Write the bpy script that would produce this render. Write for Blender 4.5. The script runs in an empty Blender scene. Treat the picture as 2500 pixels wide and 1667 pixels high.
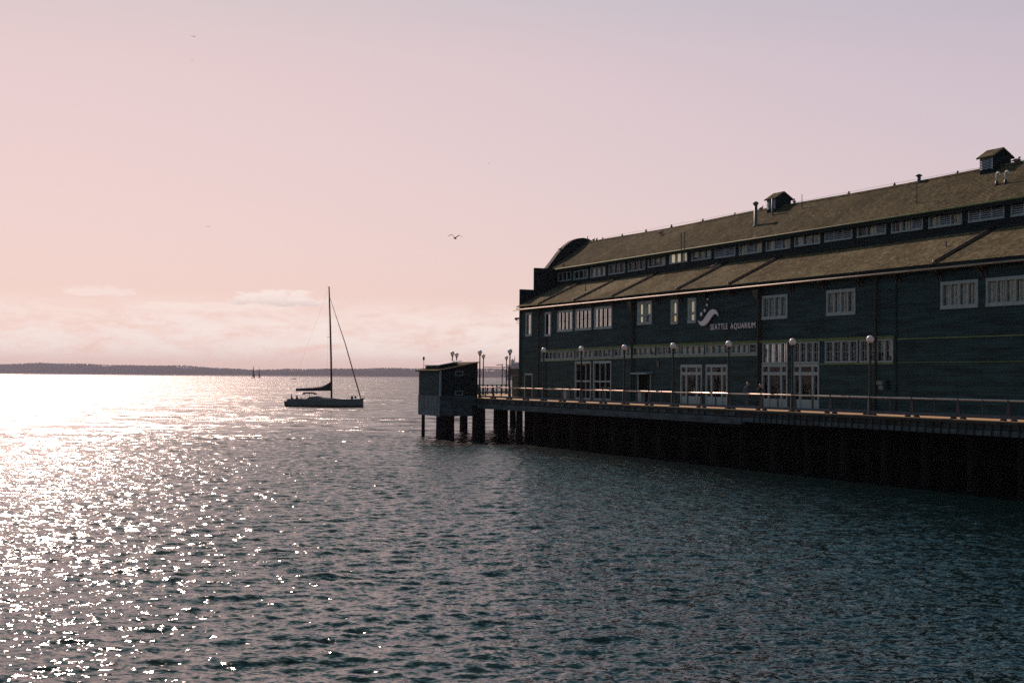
import bpy, bmesh, math, random
import numpy as np
from mathutils import Vector, Matrix

R = math.radians
rnd = random.Random(7)
sc = bpy.context.scene
col = sc.collection

# ------------------------------------------------------------------ camera
EYE = 5.7
cam_d = bpy.data.cameras.new('camera')
cam = bpy.data.objects.new('camera', cam_d)
col.objects.link(cam)
cam.location = (0, 0, EYE)
cam_d.sensor_width = 36.0
cam_d.lens = 36.0 * 3472 / 2500
cam_d.clip_start = 0.5
cam_d.clip_end = 60000
pitch = math.atan(88.3 / 3472)
cam.rotation_euler = (Matrix.Rotation(R(90) + pitch, 3, 'X') @ Matrix.Rotation(0.009, 3, 'Z')).to_euler()
sc.camera = cam

# ------------------------------------------------------------------ sky, sun, exposure
SUN_AZ, SUN_EL = -21.3, 32.0
world = bpy.data.worlds.new('World')
sc.world = world
world.use_nodes = True


class NT:
    """Small helper to write node trees briefly."""
    def __init__(self, tree):
        self.t = tree

    def n(self, kind, **kw):
        x = self.t.nodes.new(kind)
        for k, v in kw.items():
            setattr(x, k, v)
        return x

    def l(self, a, b):
        self.t.links.new(a, b)

    def put(self, sock, v):
        if isinstance(v, bpy.types.NodeSocket):
            self.l(v, sock)
        else:
            sock.default_value = v

    def m(self, op, a, b=0.0, c=0.0, clamp=False):
        x = self.n('ShaderNodeMath', operation=op, use_clamp=clamp)
        self.put(x.inputs[0], a)
        self.put(x.inputs[1], b)
        self.put(x.inputs[2], c)
        return x.outputs[0]

    def vm(self, op, a, b=None, scale=None):
        x = self.n('ShaderNodeVectorMath', operation=op)
        self.put(x.inputs[0], a)
        if b is not None:
            self.put(x.inputs[1], b)
        if scale is not None:
            self.put(x.inputs['Scale'], scale)
        return x.outputs[0]

    def step(self, v, a, b):
        x = self.n('ShaderNodeMapRange', interpolation_type='SMOOTHSTEP')
        self.put(x.inputs['Value'], v)
        self.put(x.inputs['From Min'], a)
        self.put(x.inputs['From Max'], b)
        return x.outputs[0]

    def mix(self, f, a, b, blend='MIX'):
        x = self.n('ShaderNodeMix', data_type='RGBA', blend_type=blend)
        self.put(x.inputs[0], f)
        self.put(x.inputs[6], a)
        self.put(x.inputs[7], b)
        return x.outputs[2]

    def noise(self, vec, scale, detail=2.0, rough=0.5, dist=0.0):
        x = self.n('ShaderNodeTexNoise')
        self.put(x.inputs['Vector'], vec)
        x.inputs['Scale'].default_value = scale
        x.inputs['Detail'].default_value = detail
        x.inputs['Roughness'].default_value = rough
        x.inputs['Distortion'].default_value = dist
        return x


def build_sky():
    w = NT(world.node_tree)
    bg = world.node_tree.nodes['Background']
    sky = w.n('ShaderNodeTexSky', sky_type='NISHITA', sun_disc=False)
    sky.sun_elevation = R(SUN_EL)
    sky.sun_rotation = R(SUN_AZ)
    sky.dust_density = 2.0
    tc = w.n('ShaderNodeTexCoord')
    sep = w.n('ShaderNodeSeparateXYZ')
    w.l(tc.outputs['Generated'], sep.inputs[0])
    x, y, z = sep.outputs
    el = w.m('MULTIPLY', w.m('ARCSINE', z), 180 / math.pi)
    az = w.m('MULTIPLY', w.m('ARCTAN2', x, y), 180 / math.pi)
    # the film's soft shoulder on the bright sky, and its rose cast, fading to the blue overhead
    bw = w.n('ShaderNodeRGBToBW')
    w.l(sky.outputs[0], bw.inputs[0])
    L = bw.outputs[0]
    grey = w.n('ShaderNodeCombineColor')
    for k in range(3):
        w.l(L, grey.inputs[k])
    c = w.mix(w.m('ADD', 0.40, w.m('MULTIPLY', w.step(el, 15.0, 50.0), 0.5)), grey.outputs[0], sky.outputs[0])
    grad = w.m('SUBTRACT', 4.10, w.m('MULTIPLY', w.m('POWER', w.m('DIVIDE', w.m('MAXIMUM', el, 0.0), 14.0, clamp=True), 1.4), 0.60))
    grad = w.m('SUBTRACT', grad, w.m('MULTIPLY', w.step(el, 12.0, 38.0), 2.25))
    shoulder = w.m('DIVIDE', grad, w.m('ADD', w.m('MULTIPLY', L, 0.50), 1.0))
    c = w.vm('SCALE', c, scale=shoulder)
    lo = w.mix(w.step(el, 5.0, 15.0), (1.205, 0.955, 0.99, 1), (1.19, 0.955, 1.01, 1))
    tint = w.mix(w.step(el, 11.5, 25.0), lo, (0.52, 0.97, 1.09, 1))
    c = w.mix(1.0, c, tint, 'MULTIPLY')
    # thin cloud bank low over the far shore, with one heaped cloud
    vec = w.n('ShaderNodeCombineXYZ')
    w.put(vec.inputs[0], az)
    w.put(vec.inputs[1], w.m('MULTIPLY', el, 3.4))
    n1 = w.noise(vec.outputs[0], 0.33, 6, 0.58, 0.6)
    n2 = w.noise(vec.outputs[0], 1.5, 5, 0.6, 0.3)
    bank = w.m('MULTIPLY', w.step(el, 0.3, 1.1), w.m('SUBTRACT', 1.0, w.step(el, 1.9, 3.4)))
    cov = w.step(w.m('ADD', w.m('MULTIPLY', n1.outputs[0], 0.72), w.m('MULTIPLY', n2.outputs[0], 0.28)), 0.31, 0.60)
    thin = w.m('MULTIPLY', bank, cov)

    def heap(a0, e0, wa, up, dn, seed, lo, hi_):
        da = w.m('DIVIDE', w.m('SUBTRACT', az, a0), wa)
        de = w.m('SUBTRACT', el, e0)
        de = w.m('DIVIDE', de, w.m('ADD', w.m('MULTIPLY', w.m('GREATER_THAN', de, 0.0), up - dn), dn))
        r2 = w.m('ADD', w.m('MULTIPLY', da, da), w.m('MULTIPLY', de, de))
        off = w.vm('ADD', vec.outputs[0], (seed, seed * 2, 0))
        nn = w.noise(off, 1.1, 5, 0.55, 0.2)
        v = w.m('SUBTRACT', w.m('ADD', nn.outputs[0], 0.28), w.m('MULTIPLY', r2, 0.33))
        return w.step(v, lo, hi_), de
    h1, d1 = heap(-9.35, 2.95, 2.0, 0.46, 0.20, 3.1, 0.40, 0.62)
    h2, d2 = heap(-16.3, 3.15, 1.5, 0.30, 0.16, 9.3, 0.40, 0.70)
    h3, d3 = heap(-12.0, 2.65, 3.2, 0.24, 0.2, 5.5, 0.38, 0.74)
    h4, d4 = heap(-1.3, 1.28, 0.55, 0.2, 0.12, 7.7, 0.44, 0.62)
    heapd = w.m('MAXIMUM', h1, w.m('MAXIMUM', w.m('MULTIPLY', h2, 0.6), w.m('MAXIMUM', w.m('MULTIPLY', h3, 0.65), w.m('MULTIPLY', h4, 0.5))))
    n4 = w.noise(w.vm('ADD', vec.outputs[0], (1.7, 0.4, 0)), 1.9, 4, 0.55, 0.4)
    base = w.m('MULTIPLY', h1, w.m('MULTIPLY', w.m('SUBTRACT', 1.0, w.step(d1, -1.0, 0.9)), w.step(n4.outputs[0], 0.3, 0.55)))
    c = w.mix(w.m('MULTIPLY', thin, 0.92), c, (10.2, 8.7, 8.0, 1))
    c = w.mix(w.m('MULTIPLY', heapd, 0.8), c, (10.2, 8.8, 8.1, 1))
    c = w.mix(w.m('MULTIPLY', base, 0.8), c, (7.4, 5.9, 5.6, 1))
    w.l(c, bg.inputs[0])
    bg.inputs[1].default_value = 0.1


build_sky()

sun_d = bpy.data.lights.new('sun', 'SUN')
sun_d.energy = 4.6
sun_d.angle = R(0.53)
sun_d.color = (1.0, 0.70, 0.59)
sun = bpy.data.objects.new('sun', sun_d)
col.objects.link(sun)
sdir = Vector((math.sin(R(SUN_AZ)) * math.cos(R(SUN_EL)), math.cos(R(SUN_AZ)) * math.cos(R(SUN_EL)), math.sin(R(SUN_EL))))
sun.rotation_euler = sdir.to_track_quat('Z', 'Y').to_euler()
sun.location = sdir * 200

sc.view_settings.view_transform = 'Standard'
sc.view_settings.look = 'None'
sc.view_settings.exposure = 0.0
sc.view_settings.gamma = 1.0
sc.view_settings.use_curve_mapping = False
sc.render.engine = 'CYCLES'
sc.cycles.use_denoising = False
sc.cycles.max_bounces = 6
sc.cycles.diffuse_bounces = 2
sc.cycles.glossy_bounces = 3
sc.cycles.transparent_max_bounces = 12
sc.cycles.volume_bounces = 0
sc.cycles.sample_clamp_indirect = 2.0
sc.cycles.caustics_reflective = False
sc.cycles.caustics_refractive = False
sc.cycles.use_adaptive_sampling = False

# ------------------------------------------------------------------ materials


def pmat(name, color, rough=0.7, metal=0.0, var=0.25, scale=1.5, bump=0.0, bscale=20.0, spec=0.5, stretch=(1, 1, 1), streak=0.0):
    mt = bpy.data.materials.new(name)
    mt.use_nodes = True
    w = NT(mt.node_tree)
    b = mt.node_tree.nodes['Principled BSDF']
    tc = w.n('ShaderNodeTexCoord')
    mp = w.n('ShaderNodeMapping')
    mp.inputs['Scale'].default_value = stretch
    w.l(tc.outputs['Object'], mp.inputs[0])
    nz = w.noise(mp.outputs[0], scale, 5, 0.6)
    f = w.step(nz.outputs[0], 0.3, 0.7)
    d = tuple(c * (1 - var) for c in color) + (1,)
    h = tuple(min(1, c * (1 + var)) for c in color) + (1,)
    cc = w.mix(f, d, h)
    if streak:
        mp2 = w.n('ShaderNodeMapping')
        mp2.inputs['Scale'].default_value = (2.5, 2.5, 0.25)
        w.l(tc.outputs['Object'], mp2.inputs[0])
        n3 = w.noise(mp2.outputs[0], 1.6, 4, 0.6)
        cc = w.mix(w.m('MULTIPLY', w.step(n3.outputs[0], 0.5, 0.75), streak), cc, tuple(c * 0.35 for c in color) + (1,))
    w.l(cc, b.inputs['Base Color'])
    b.inputs['Roughness'].default_value = rough
    b.inputs['Metallic'].default_value = metal
    b.inputs['Specular IOR Level'].default_value = spec
    if bump:
        n2 = w.noise(mp.outputs[0], bscale, 4, 0.6)
        bp = w.n('ShaderNodeBump')
        bp.inputs['Strength'].default_value = 1.0
        bp.inputs['Distance'].default_value = bump
        w.l(n2.outputs[0], bp.inputs['Height'])
        w.l(bp.outputs[0], b.inputs['Normal'])
    return mt


def speckled(name, c0, c1, rough=0.9):
    """Asphalt shingle: brown with pale and dark granules and lichen."""
    mt = bpy.data.materials.new(name)
    mt.use_nodes = True
    w = NT(mt.node_tree)
    b = mt.node_tree.nodes['Principled BSDF']
    tc = w.n('ShaderNodeTexCoord')
    a = w.noise(tc.outputs['Object'], 0.35, 5, 0.65)
    f = w.noise(tc.outputs['Object'], 7.0, 3, 0.7)
    g = w.noise(tc.outputs['Object'], 2.2, 4, 0.7)
    cc = w.mix(w.step(a.outputs[0], 0.3, 0.7), c0 + (1,), c1 + (1,))
    cc = w.mix(w.step(f.outputs[0], 0.38, 0.62), w.mix(0.62, cc, (0.01, 0.01, 0.008, 1)), cc)
    cc = w.mix(w.m('MULTIPLY', w.step(g.outputs[0], 0.60, 0.70), 0.55), cc, (0.34, 0.29, 0.19, 1))
    vo = w.n('ShaderNodeTexVoronoi')
    vo.inputs['Scale'].default_value = 4.2
    w.l(tc.outputs['Object'], vo.inputs['Vector'])
    hs = w.n('ShaderNodeSeparateColor')
    w.l(vo.outputs['Color'], hs.inputs[0])
    cc = w.vm('SCALE', cc, scale=w.m('ADD', 0.62, w.m('MULTIPLY', hs.outputs[0], 0.85)))
    w.l(cc, b.inputs['Base Color'])
    b.inputs['Roughness'].default_value = 1.0
    b.inputs['Specular IOR Level'].default_value = 0.06
    bp = w.n('ShaderNodeBump')
    bp.inputs['Distance'].default_value = 0.02
    w.l(f.outputs[0], bp.inputs['Height'])
    w.l(bp.outputs[0], b.inputs['Normal'])
    return mt


def glassmat(name, f0, tint=(1, 1, 1), wob=0.012):
    """Thin glass: reflects by Schlick's law on either face, lets the rest straight through."""
    mt = bpy.data.materials.new(name)
    mt.use_nodes = True
    w = NT(mt.node_tree)
    mt.node_tree.nodes.remove(mt.node_tree.nodes['Principled BSDF'])
    out = mt.node_tree.nodes['Material Output']
    tr = w.n('ShaderNodeBsdfTransparent')
    tr.inputs[0].default_value = tint + (1,)
    gl = w.n('ShaderNodeBsdfGlossy')
    gl.inputs['Roughness'].default_value = 0.03
    tc = w.n('ShaderNodeTexCoord')
    nz = w.noise(tc.outputs['Object'], 1.3, 1, 0.5)
    geo = w.n('ShaderNodeNewGeometry')
    off = w.vm('SCALE', w.vm('SUBTRACT', nz.outputs['Color'], (0.5, 0.5, 0.5)), scale=wob * 4)
    nrm = w.vm('NORMALIZE', w.vm('ADD', geo.outputs['Normal'], off))
    w.l(nrm, gl.inputs['Normal'])
    dt = w.n('ShaderNodeVectorMath', operation='DOT_PRODUCT')
    w.l(geo.outputs['Normal'], dt.inputs[0])
    w.l(geo.outputs['Incoming'], dt.inputs[1])
    p5 = w.m('POWER', w.m('SUBTRACT', 1.0, w.m('ABSOLUTE', dt.outputs['Value'])), 5.0)
    fac = w.m('ADD', f0, w.m('MULTIPLY', p5, 0.26 if f0 < 0.1 else 1.0 - f0))
    mx = w.n('ShaderNodeMixShader')
    w.l(fac, mx.inputs[0])
    w.l(tr.outputs[0], mx.inputs[1])
    w.l(gl.outputs[0], mx.inputs[2])
    w.l(mx.outputs[0], out.inputs[0])
    return mt


def emitmat(name, color, strength, base):
    mt = pmat(name, base, 0.9, var=0.15, scale=3)
    b = mt.node_tree.nodes['Principled BSDF']
    b.inputs['Emission Color'].default_value = color + (1,)
    b.inputs['Emission Strength'].default_value = strength
    return mt


M = {}
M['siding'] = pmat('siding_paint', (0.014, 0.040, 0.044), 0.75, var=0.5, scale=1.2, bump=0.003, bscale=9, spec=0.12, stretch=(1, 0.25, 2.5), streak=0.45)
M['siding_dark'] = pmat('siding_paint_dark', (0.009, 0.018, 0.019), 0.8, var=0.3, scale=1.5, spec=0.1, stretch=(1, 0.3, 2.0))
M['trim'] = pmat('window_trim_paint', (0.215, 0.285, 0.295), 0.6, var=0.14, scale=3, spec=0.4, streak=0.2)
M['green'] = pmat('green_trim_paint', (0.10, 0.155, 0.06), 0.7, var=0.25, scale=2.5, spec=0.3)
M['greysill'] = pmat('band_sill_paint', (0.20, 0.26, 0.22), 0.7, var=0.2, scale=2.5, spec=0.3)
M['dark'] = pmat('dark_painted_metal', (0.012, 0.014, 0.014), 0.55, var=0.3, scale=4)
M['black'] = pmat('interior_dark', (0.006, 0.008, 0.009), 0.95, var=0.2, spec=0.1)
M['shingle'] = speckled('brown_shingle', (0.080, 0.070, 0.033), (0.128, 0.116, 0.060))
M['shingle_low'] = speckled('pale_brown_shingle', (0.120, 0.103, 0.052), (0.205, 0.182, 0.100))  # the same shingle in a paler brown for the lower roof
M['gutter'] = pmat('gutter_metal', (0.30, 0.26, 0.20), 0.5, 0.4, var=0.2, scale=3)
M['rib'] = pmat('roof_rib_metal', (0.014, 0.014, 0.013), 0.75, var=0.3, spec=0.12)
M['blind'] = pmat('pale_blind', (0.32, 0.35, 0.28), 0.8, var=0.2, scale=2.0, stretch=(1, 3, 1))
M['blind_green'] = pmat('greenish_blind', (0.29, 0.33, 0.235), 0.8, var=0.25, scale=2.0, stretch=(1, 3, 1))
M['louver'] = pmat('louver_paint', (0.33, 0.37, 0.40), 0.6, var=0.15)
M['glass'] = glassmat('window_glass', 0.012)
M['glass_mirror'] = glassmat('coated_window_glass', 0.36, (0.6, 0.65, 0.65))
M['lit'] = emitmat('lit_shade', (1.0, 0.84, 0.58), 0.34, (0.5, 0.45, 0.33))
M['lit_warm'] = emitmat('lit_shade_warm', (1.0, 0.62, 0.28), 0.42, (0.5, 0.4, 0.28))
M['lit_dim'] = emitmat('lit_shade_dim', (1.0, 0.85, 0.6), 0.22, (0.5, 0.45, 0.36))
M['deck'] = pmat('deck_timber', (0.42, 0.28, 0.13), 0.75, var=0.25, scale=3, stretch=(0.3, 4, 1), spec=0.3)
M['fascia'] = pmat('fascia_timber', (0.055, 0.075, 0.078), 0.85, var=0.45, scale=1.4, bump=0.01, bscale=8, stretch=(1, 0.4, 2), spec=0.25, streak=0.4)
M['fascia2'] = pmat('stringer_timber', (0.030, 0.038, 0.036), 0.85, var=0.45, scale=1.4, spec=0.2, streak=0.3)
M['pile'] = pmat('creosoted_pile', (0.007, 0.0085, 0.008), 0.9, var=0.5, scale=2, bump=0.02, bscale=6, stretch=(1, 1, 0.3), spec=0.08)
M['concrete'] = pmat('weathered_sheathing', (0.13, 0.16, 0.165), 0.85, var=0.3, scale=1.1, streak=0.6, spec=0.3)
M['bullrail'] = pmat('bull_rail_timber', (0.05, 0.065, 0.085), 0.8, var=0.3, scale=3, spec=0.3)
M['railmetal'] = pmat('polished_rail', (0.62, 0.50, 0.42), 0.34, 0.85, var=0.1, scale=5)
M['post'] = pmat('railing_post_metal', (0.010, 0.012, 0.012), 0.6, var=0.3)
M['globe'] = pmat('opal_globe', (0.86, 0.76, 0.71), 0.35, var=0.08, scale=6)
_b = M['globe'].node_tree.nodes['Principled BSDF']
_b.inputs['Subsurface Weight'].default_value = 0.9
_b.inputs['Subsurface Radius'].default_value = (0.3, 0.2, 0.15)
M['sign'] = pmat('sign_white_metal', (0.62, 0.60, 0.62), 0.5, var=0.06)
M['hull'] = pmat('sailboat_hull', (0.034, 0.070, 0.070), 0.35, var=0.12, scale=0.8)
M['hull_low'] = pmat('boot_stripe', (0.010, 0.014, 0.014), 0.5, var=0.2)
M['transom'] = pmat('transom_white', (0.42, 0.43, 0.43), 0.4, var=0.1)
M['canvas'] = pmat('dark_canvas', (0.010, 0.014, 0.016), 0.85, var=0.3, scale=3)
M['spar'] = pmat('dark_spar', (0.05, 0.03, 0.025), 0.35, 0.4, var=0.2)
M['wire'] = pmat('rigging', (0.03, 0.024, 0.024), 0.8, 0.0, var=0.1, spec=0.1)
M['ship_dark'] = pmat('ship_hull_paint', (0.035, 0.055, 0.07), 0.6, var=0.2, scale=0.05)
M['ship_pale'] = pmat('ship_house_paint', (0.20, 0.24, 0.26), 0.6, var=0.15, scale=0.05)
M['ship_white'] = pmat('ship_white_paint', (0.75, 0.72, 0.70), 0.6, var=0.1)
M['booth'] = pmat('booth_green', (0.012, 0.020, 0.010), 0.75, var=0.3, scale=2)
M['booth_hi'] = pmat('booth_green_roof', (0.016, 0.026, 0.016), 0.75, var=0.3, scale=2)
M['hills'] = pmat('wooded_hill', (0.010, 0.013, 0.013), 1.0, var=0.3, scale=0.01, spec=0.0)
M['shore'] = pmat('beach_gravel', (0.16, 0.12, 0.10), 0.9, var=0.3, scale=0.02, spec=0.1)
M['skin'] = pmat('skin', (0.42, 0.26, 0.19), 0.6, var=0.06)
M['jacket'] = pmat('dark_jacket', (0.02, 0.025, 0.04), 0.85, var=0.3, scale=6)
M['shirt'] = pmat('blue_shirt', (0.05, 0.07, 0.12), 0.85, var=0.25, scale=6)
M['hair_d'] = pmat('dark_hair', (0.025, 0.018, 0.014), 0.5, var=0.3, scale=20)
M['hair_r'] = pmat('auburn_hair', (0.16, 0.055, 0.02), 0.5, var=0.3, scale=20)
M['bird'] = pmat('bird_feathers', (0.045, 0.032, 0.028), 0.8, var=0.3, scale=8)
M['gull'] = pmat('gull_feathers', (0.16, 0.13, 0.12), 0.8, var=0.3, scale=8)
M['pipe'] = pmat('galvanised_pipe', (0.10, 0.11, 0.10), 0.5, 0.3, var=0.3)
M['pvc'] = pmat('pale_plastic_pipe', (0.55, 0.52, 0.46), 0.5, var=0.15)
M['bin'] = pmat('pale_bin', (0.17, 0.21, 0.22), 0.6, var=0.2)
M['brightpanel'] = pmat('hatch_glazing', (0.75, 0.68, 0.62), 0.16, 0.0, var=0.1)
M['redhull'] = pmat('red_hull', (0.25, 0.03, 0.03), 0.5, var=0.2)
M['sail'] = pmat('dark_sail', (0.025, 0.028, 0.032), 0.8, var=0.2)
M['sail_r'] = pmat('dark_red_sail', (0.075, 0.035, 0.032), 0.8, var=0.2)

# ------------------------------------------------------------------ mesh helpers
YAW = R(23.8)                      # the pier runs 23.8 degrees to the left of the view axis
CA, SA = math.cos(YAW), math.sin(YAW)


def W(v, u, z=0.0):
    """Pier coordinates (v across, u along, z up) to world."""
    return Vector((v * CA - u * SA, v * SA + u * CA, z))


class MB:
    def __init__(self):
        self.v, self.f, self.fm = [], [], []

    def add(self, verts, faces, mi=0):
        o = len(self.v)
        self.v += [tuple(p) for p in verts]
        self.f += [tuple(i + o for i in q) for q in faces]
        self.fm += [mi] * len(faces)
        return self

    def box(self, x0, x1, y0, y1, z0, z1, mi=0):
        return self.hexa([(x0, y0, z0), (x1, y0, z0), (x1, y1, z0), (x0, y1, z0), (x0, y0, z1), (x1, y0, z1), (x1, y1, z1), (x0, y1, z1)], mi)

    def hexa(self, p, mi=0):
        return self.add(p, [(3, 2, 1, 0), (4, 5, 6, 7), (0, 1, 5, 4), (1, 2, 6, 5), (2, 3, 7, 6), (3, 0, 4, 7)], mi)

    def tube(self, pts, r, n=8, cap=True, mi=0):
        pts = [Vector(p) for p in pts]
        rs = r if isinstance(r, (list, tuple)) else [r] * len(pts)
        rings = []
        up = None
        for i, p in enumerate(pts):
            d = (pts[min(i + 1, len(pts) - 1)] - pts[max(i - 1, 0)]).normalized()
            a = Vector((0, 0, 1)) if abs(d.z) < 0.9 else Vector((0, 1, 0))
            s = d.cross(a).normalized()
            t = d.cross(s).normalized()
            if up is not None and s.dot(up) < 0:
                s, t = -s, -t
            up = s
            rings.append([p + (s * math.cos(2 * math.pi * k / n) + t * math.sin(2 * math.pi * k / n)) * rs[i] for k in range(n)])
        vs = [q for ring in rings for q in ring]
        fs = []
        for i in range(len(pts) - 1):
            for k in range(n):
                k2 = (k + 1) % n
                fs.append((i * n + k, i * n + k2, (i + 1) * n + k2, (i + 1) * n + k))
        if cap:
            fs.append(tuple(range(n - 1, -1, -1)))
            fs.append(tuple((len(pts) - 1) * n + k for k in range(n)))
        return self.add(vs, fs, mi)

    def lathe(self, prof, n=12, c=(0, 0, 0), mi=0):
        vs, fs = [], []
        for (r, z) in prof:
            for k in range(n):
                a = 2 * math.pi * k / n
                vs.append((c[0] + r * math.cos(a), c[1] + r * math.sin(a), c[2] + z))
        for i in range(len(prof) - 1):
            for k in range(n):
                k2 = (k + 1) % n
                fs.append((i * n + k, i * n + k2, (i + 1) * n + k2, (i + 1) * n + k))
        fs.append(tuple(range(n - 1, -1, -1)))
        fs.append(tuple((len(prof) - 1) * n + k for k in range(n)))
        return self.add(vs, fs, mi)

    def ball(self, c, rx, ry, rz, n=10, m=7, mi=0):
        vs, fs = [], []
        for i in range(m + 1):
            t = math.pi * i / m
            for k in range(n):
                a = 2 * math.pi * k / n
                vs.append((c[0] + rx * math.sin(t) * math.cos(a), c[1] + ry * math.sin(t) * math.sin(a), c[2] + rz * math.cos(t)))
        for i in range(m):
            for k in range(n):
                k2 = (k + 1) % n
                fs.append((i * n + k, (i + 1) * n + k, (i + 1) * n + k2, i * n + k2))
        return self.add(vs, fs, mi)

    def prism(self, poly, y0, y1, axis='y', mi=0):
        """Extrude a polygon: axis y -> poly in (x,z); axis x -> poly in (y,z); axis z -> poly in (x,y)."""
        n = len(poly)
        f = {'y': lambda p, t: (p[0], t, p[1]), 'x': lambda p, t: (t, p[0], p[1]), 'z': lambda p, t: (p[0], p[1], t)}[axis]
        vs = [f(p, y0) for p in poly] + [f(p, y1) for p in poly]
        fs = [tuple(range(n - 1, -1, -1)), tuple(range(n, 2 * n))]
        for i in range(n):
            j = (i + 1) % n
            fs.append((i, j, j + n, i + n))
        return self.add(vs, fs, mi)

    def mesh(self, name, mats, org=(0, 0, 0), smooth=False, fix=True):
        me = bpy.data.meshes.new(name)
        ox, oy, oz = org
        me.from_pydata([(x - ox, y - oy, z - oz) for x, y, z in self.v], [], self.f)
        for mm in (mats if isinstance(mats, (list, tuple)) else [mats]):
            me.materials.append(mm)
        if any(self.fm):
            me.polygons.foreach_set('material_index', self.fm)
        if fix:
            bm = bmesh.new()
            bm.from_mesh(me)
            bmesh.ops.recalc_face_normals(bm, faces=bm.faces)
            bm.to_mesh(me)
            bm.free()
        if smooth:
            me.polygons.foreach_set('use_smooth', [True] * len(me.polygons))
        me.update()
        return me

    def build(self, name, mats, parent=None, org=(0, 0, 0), smooth=False, fix=True):
        return link(name, self.mesh(name, mats, org, smooth, fix), parent)


def link(name, me, parent=None, loc=None, rot=None):
    o = bpy.data.objects.new(name, me)
    col.objects.link(o)
    if parent is not None:
        o.parent = parent
    if loc is not None:
        o.location = loc
    if rot is not None:
        o.rotation_euler = rot
    return o


def tag(o, label, cat, group=None):
    o['label'] = label
    o['category'] = cat
    if group:
        o['group'] = group
    return o


def structure(o):
    o['kind'] = 'structure'
    return o


def stuff(o):
    o['kind'] = 'stuff'
    return o


class Root:
    """A thing on the pier: an Empty at its base, turned with the pier. Parts are written in pier coordinates."""
    def __init__(self, name, v, u, z, label, cat, group=None, yaw=YAW):
        self.org = (v, u, z)
        self.e = bpy.data.objects.new(name, None)
        col.objects.link(self.e)
        self.e.location = W(v, u, z)
        self.e.rotation_euler = (0, 0, yaw)
        self.e.empty_display_size = 0.3
        tag(self.e, label, cat, group)

    def part(self, name, mb, mats, parent=None, smooth=False, fix=True):
        return mb.build(name, mats, parent or self.e, self.org, smooth, fix)


def kids(o):
    return [c for c in bpy.data.objects if c.parent == o]


def copy_tree(o, children, parent=None):
    c = o.copy()
    col.objects.link(c)
    if parent is not None:
        c.parent = parent
    for ch in children.get(o, []):
        copy_tree(ch, children, c)
    return c


# ------------------------------------------------------------------ water


def wave_tile(N, L, seed, kp, kmin_l, wind, spread):
    rg = np.random.default_rng(seed)
    k1 = np.fft.fftfreq(N, L / N) * 2 * np.pi
    kx, ky = np.meshgrid(k1, k1, indexing='ij')
    k = np.hypot(kx, ky)
    k[0, 0] = 1e9
    th = np.arctan2(ky, kx) - wind
    S = k ** -4.0 * np.exp(-(kp / k) ** 2) * (np.abs(np.cos(th)) ** spread + 0.025)
    S[k > 2 * np.pi / kmin_l] = 0
    A = np.sqrt(S) * (rg.normal(size=k.shape) + 1j * rg.normal(size=k.shape))
    h = np.fft.ifft2(A).real
    sx = np.fft.ifft2(1j * kx * A).real
    sy = np.fft.ifft2(1j * ky * A).real
    rms = math.sqrt((sx ** 2).mean() + (sy ** 2).mean())
    dx = np.fft.ifft2(-1j * kx / k * A).real
    dy = np.fft.ifft2(-1j * ky / k * A).real
    return h / rms, dx / rms, dy / rms


def sample(t, L, x, y):
    N = t.shape[0]
    fx = (x / L * N) % N
    fy = (y / L * N) % N
    i = fx.astype(int) % N
    j = fy.astype(int) % N
    a = fx - np.floor(fx)
    b = fy - np.floor(fy)
    i2 = (i + 1) % N
    j2 = (j + 1) % N
    return (t[i, j] * (1 - a) + t[i2, j] * a) * (1 - b) + (t[i, j2] * (1 - a) + t[i2, j2] * a) * b


def water_mat():
    """Sea water. Ripples too fine for the mesh are added to the normal as random facet slopes; farther out, where
    whole waves are finer than the mesh, they pass into the surface roughness and coarser random slopes."""
    mt = bpy.data.materials.new('sea_water')
    mt.use_nodes = True
    w = NT(mt.node_tree)
    b = mt.node_tree.nodes['Principled BSDF']
    b.inputs['Base Color'].default_value = (0.0008, 0.0085, 0.0095, 1)
    b.inputs['IOR'].default_value = 1.333
    geo = w.n('ShaderNodeNewGeometry')
    pos = geo.outputs['Position']
    ln = w.n('ShaderNodeVectorMath', operation='LENGTH')
    w.l(pos, ln.inputs[0])
    dist = ln.outputs['Value']
    far = w.step(dist, 90.0, 165.0)
    lg = w.m('LOGARITHM', w.m('MAXIMUM', dist, 1.0), 10.0)
    mr = w.n('ShaderNodeMapRange')
    w.put(mr.inputs['Value'], lg)
    for k, v in (('From Min', 1.5), ('From Max', 2.65), ('To Min', 0.07), ('To Max', 0.35)):
        mr.inputs[k].default_value = v
    w.l(mr.outputs[0], b.inputs['Roughness'])
    patch = w.noise(w.vm('MULTIPLY', pos, (0.4, 1.0, 1.0)), 0.02, 4, 0.6)
    gust = w.m('ADD', 0.6, w.m('MULTIPLY', w.step(patch.outputs[0], 0.3, 0.7), 0.7))
    tot = None
    for sc_, amp, st in ((5.0, 0.60, (0.35, 1, 1)), (15.0, 0.82, (0.5, 1, 1)), (1.1, 2.1, (0.35, 1, 1)), (0.16, 0.9, (0.3, 1, 1))):
        nz = w.noise(w.vm('MULTIPLY', pos, st), sc_, 1.0, 0.5)
        f = amp if sc_ > 2 else w.m('MULTIPLY', far, amp)
        o = w.vm('SCALE', w.vm('SUBTRACT', nz.outputs['Color'], (0.5, 0.5, 0.5)), scale=f)
        tot = o if tot is None else w.vm('ADD', tot, o)
    tot = w.vm('MULTIPLY', w.vm('SCALE', tot, scale=gust), (0.6, 1, 0))
    nrm = w.vm('NORMALIZE', w.vm('ADD', geo.outputs['Normal'], tot))
    w.l(nrm, b.inputs['Normal'])
    return mt


D0, D1 = 15.0, 170.0
FAN = R(33)
FAR = 11500.0


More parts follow.
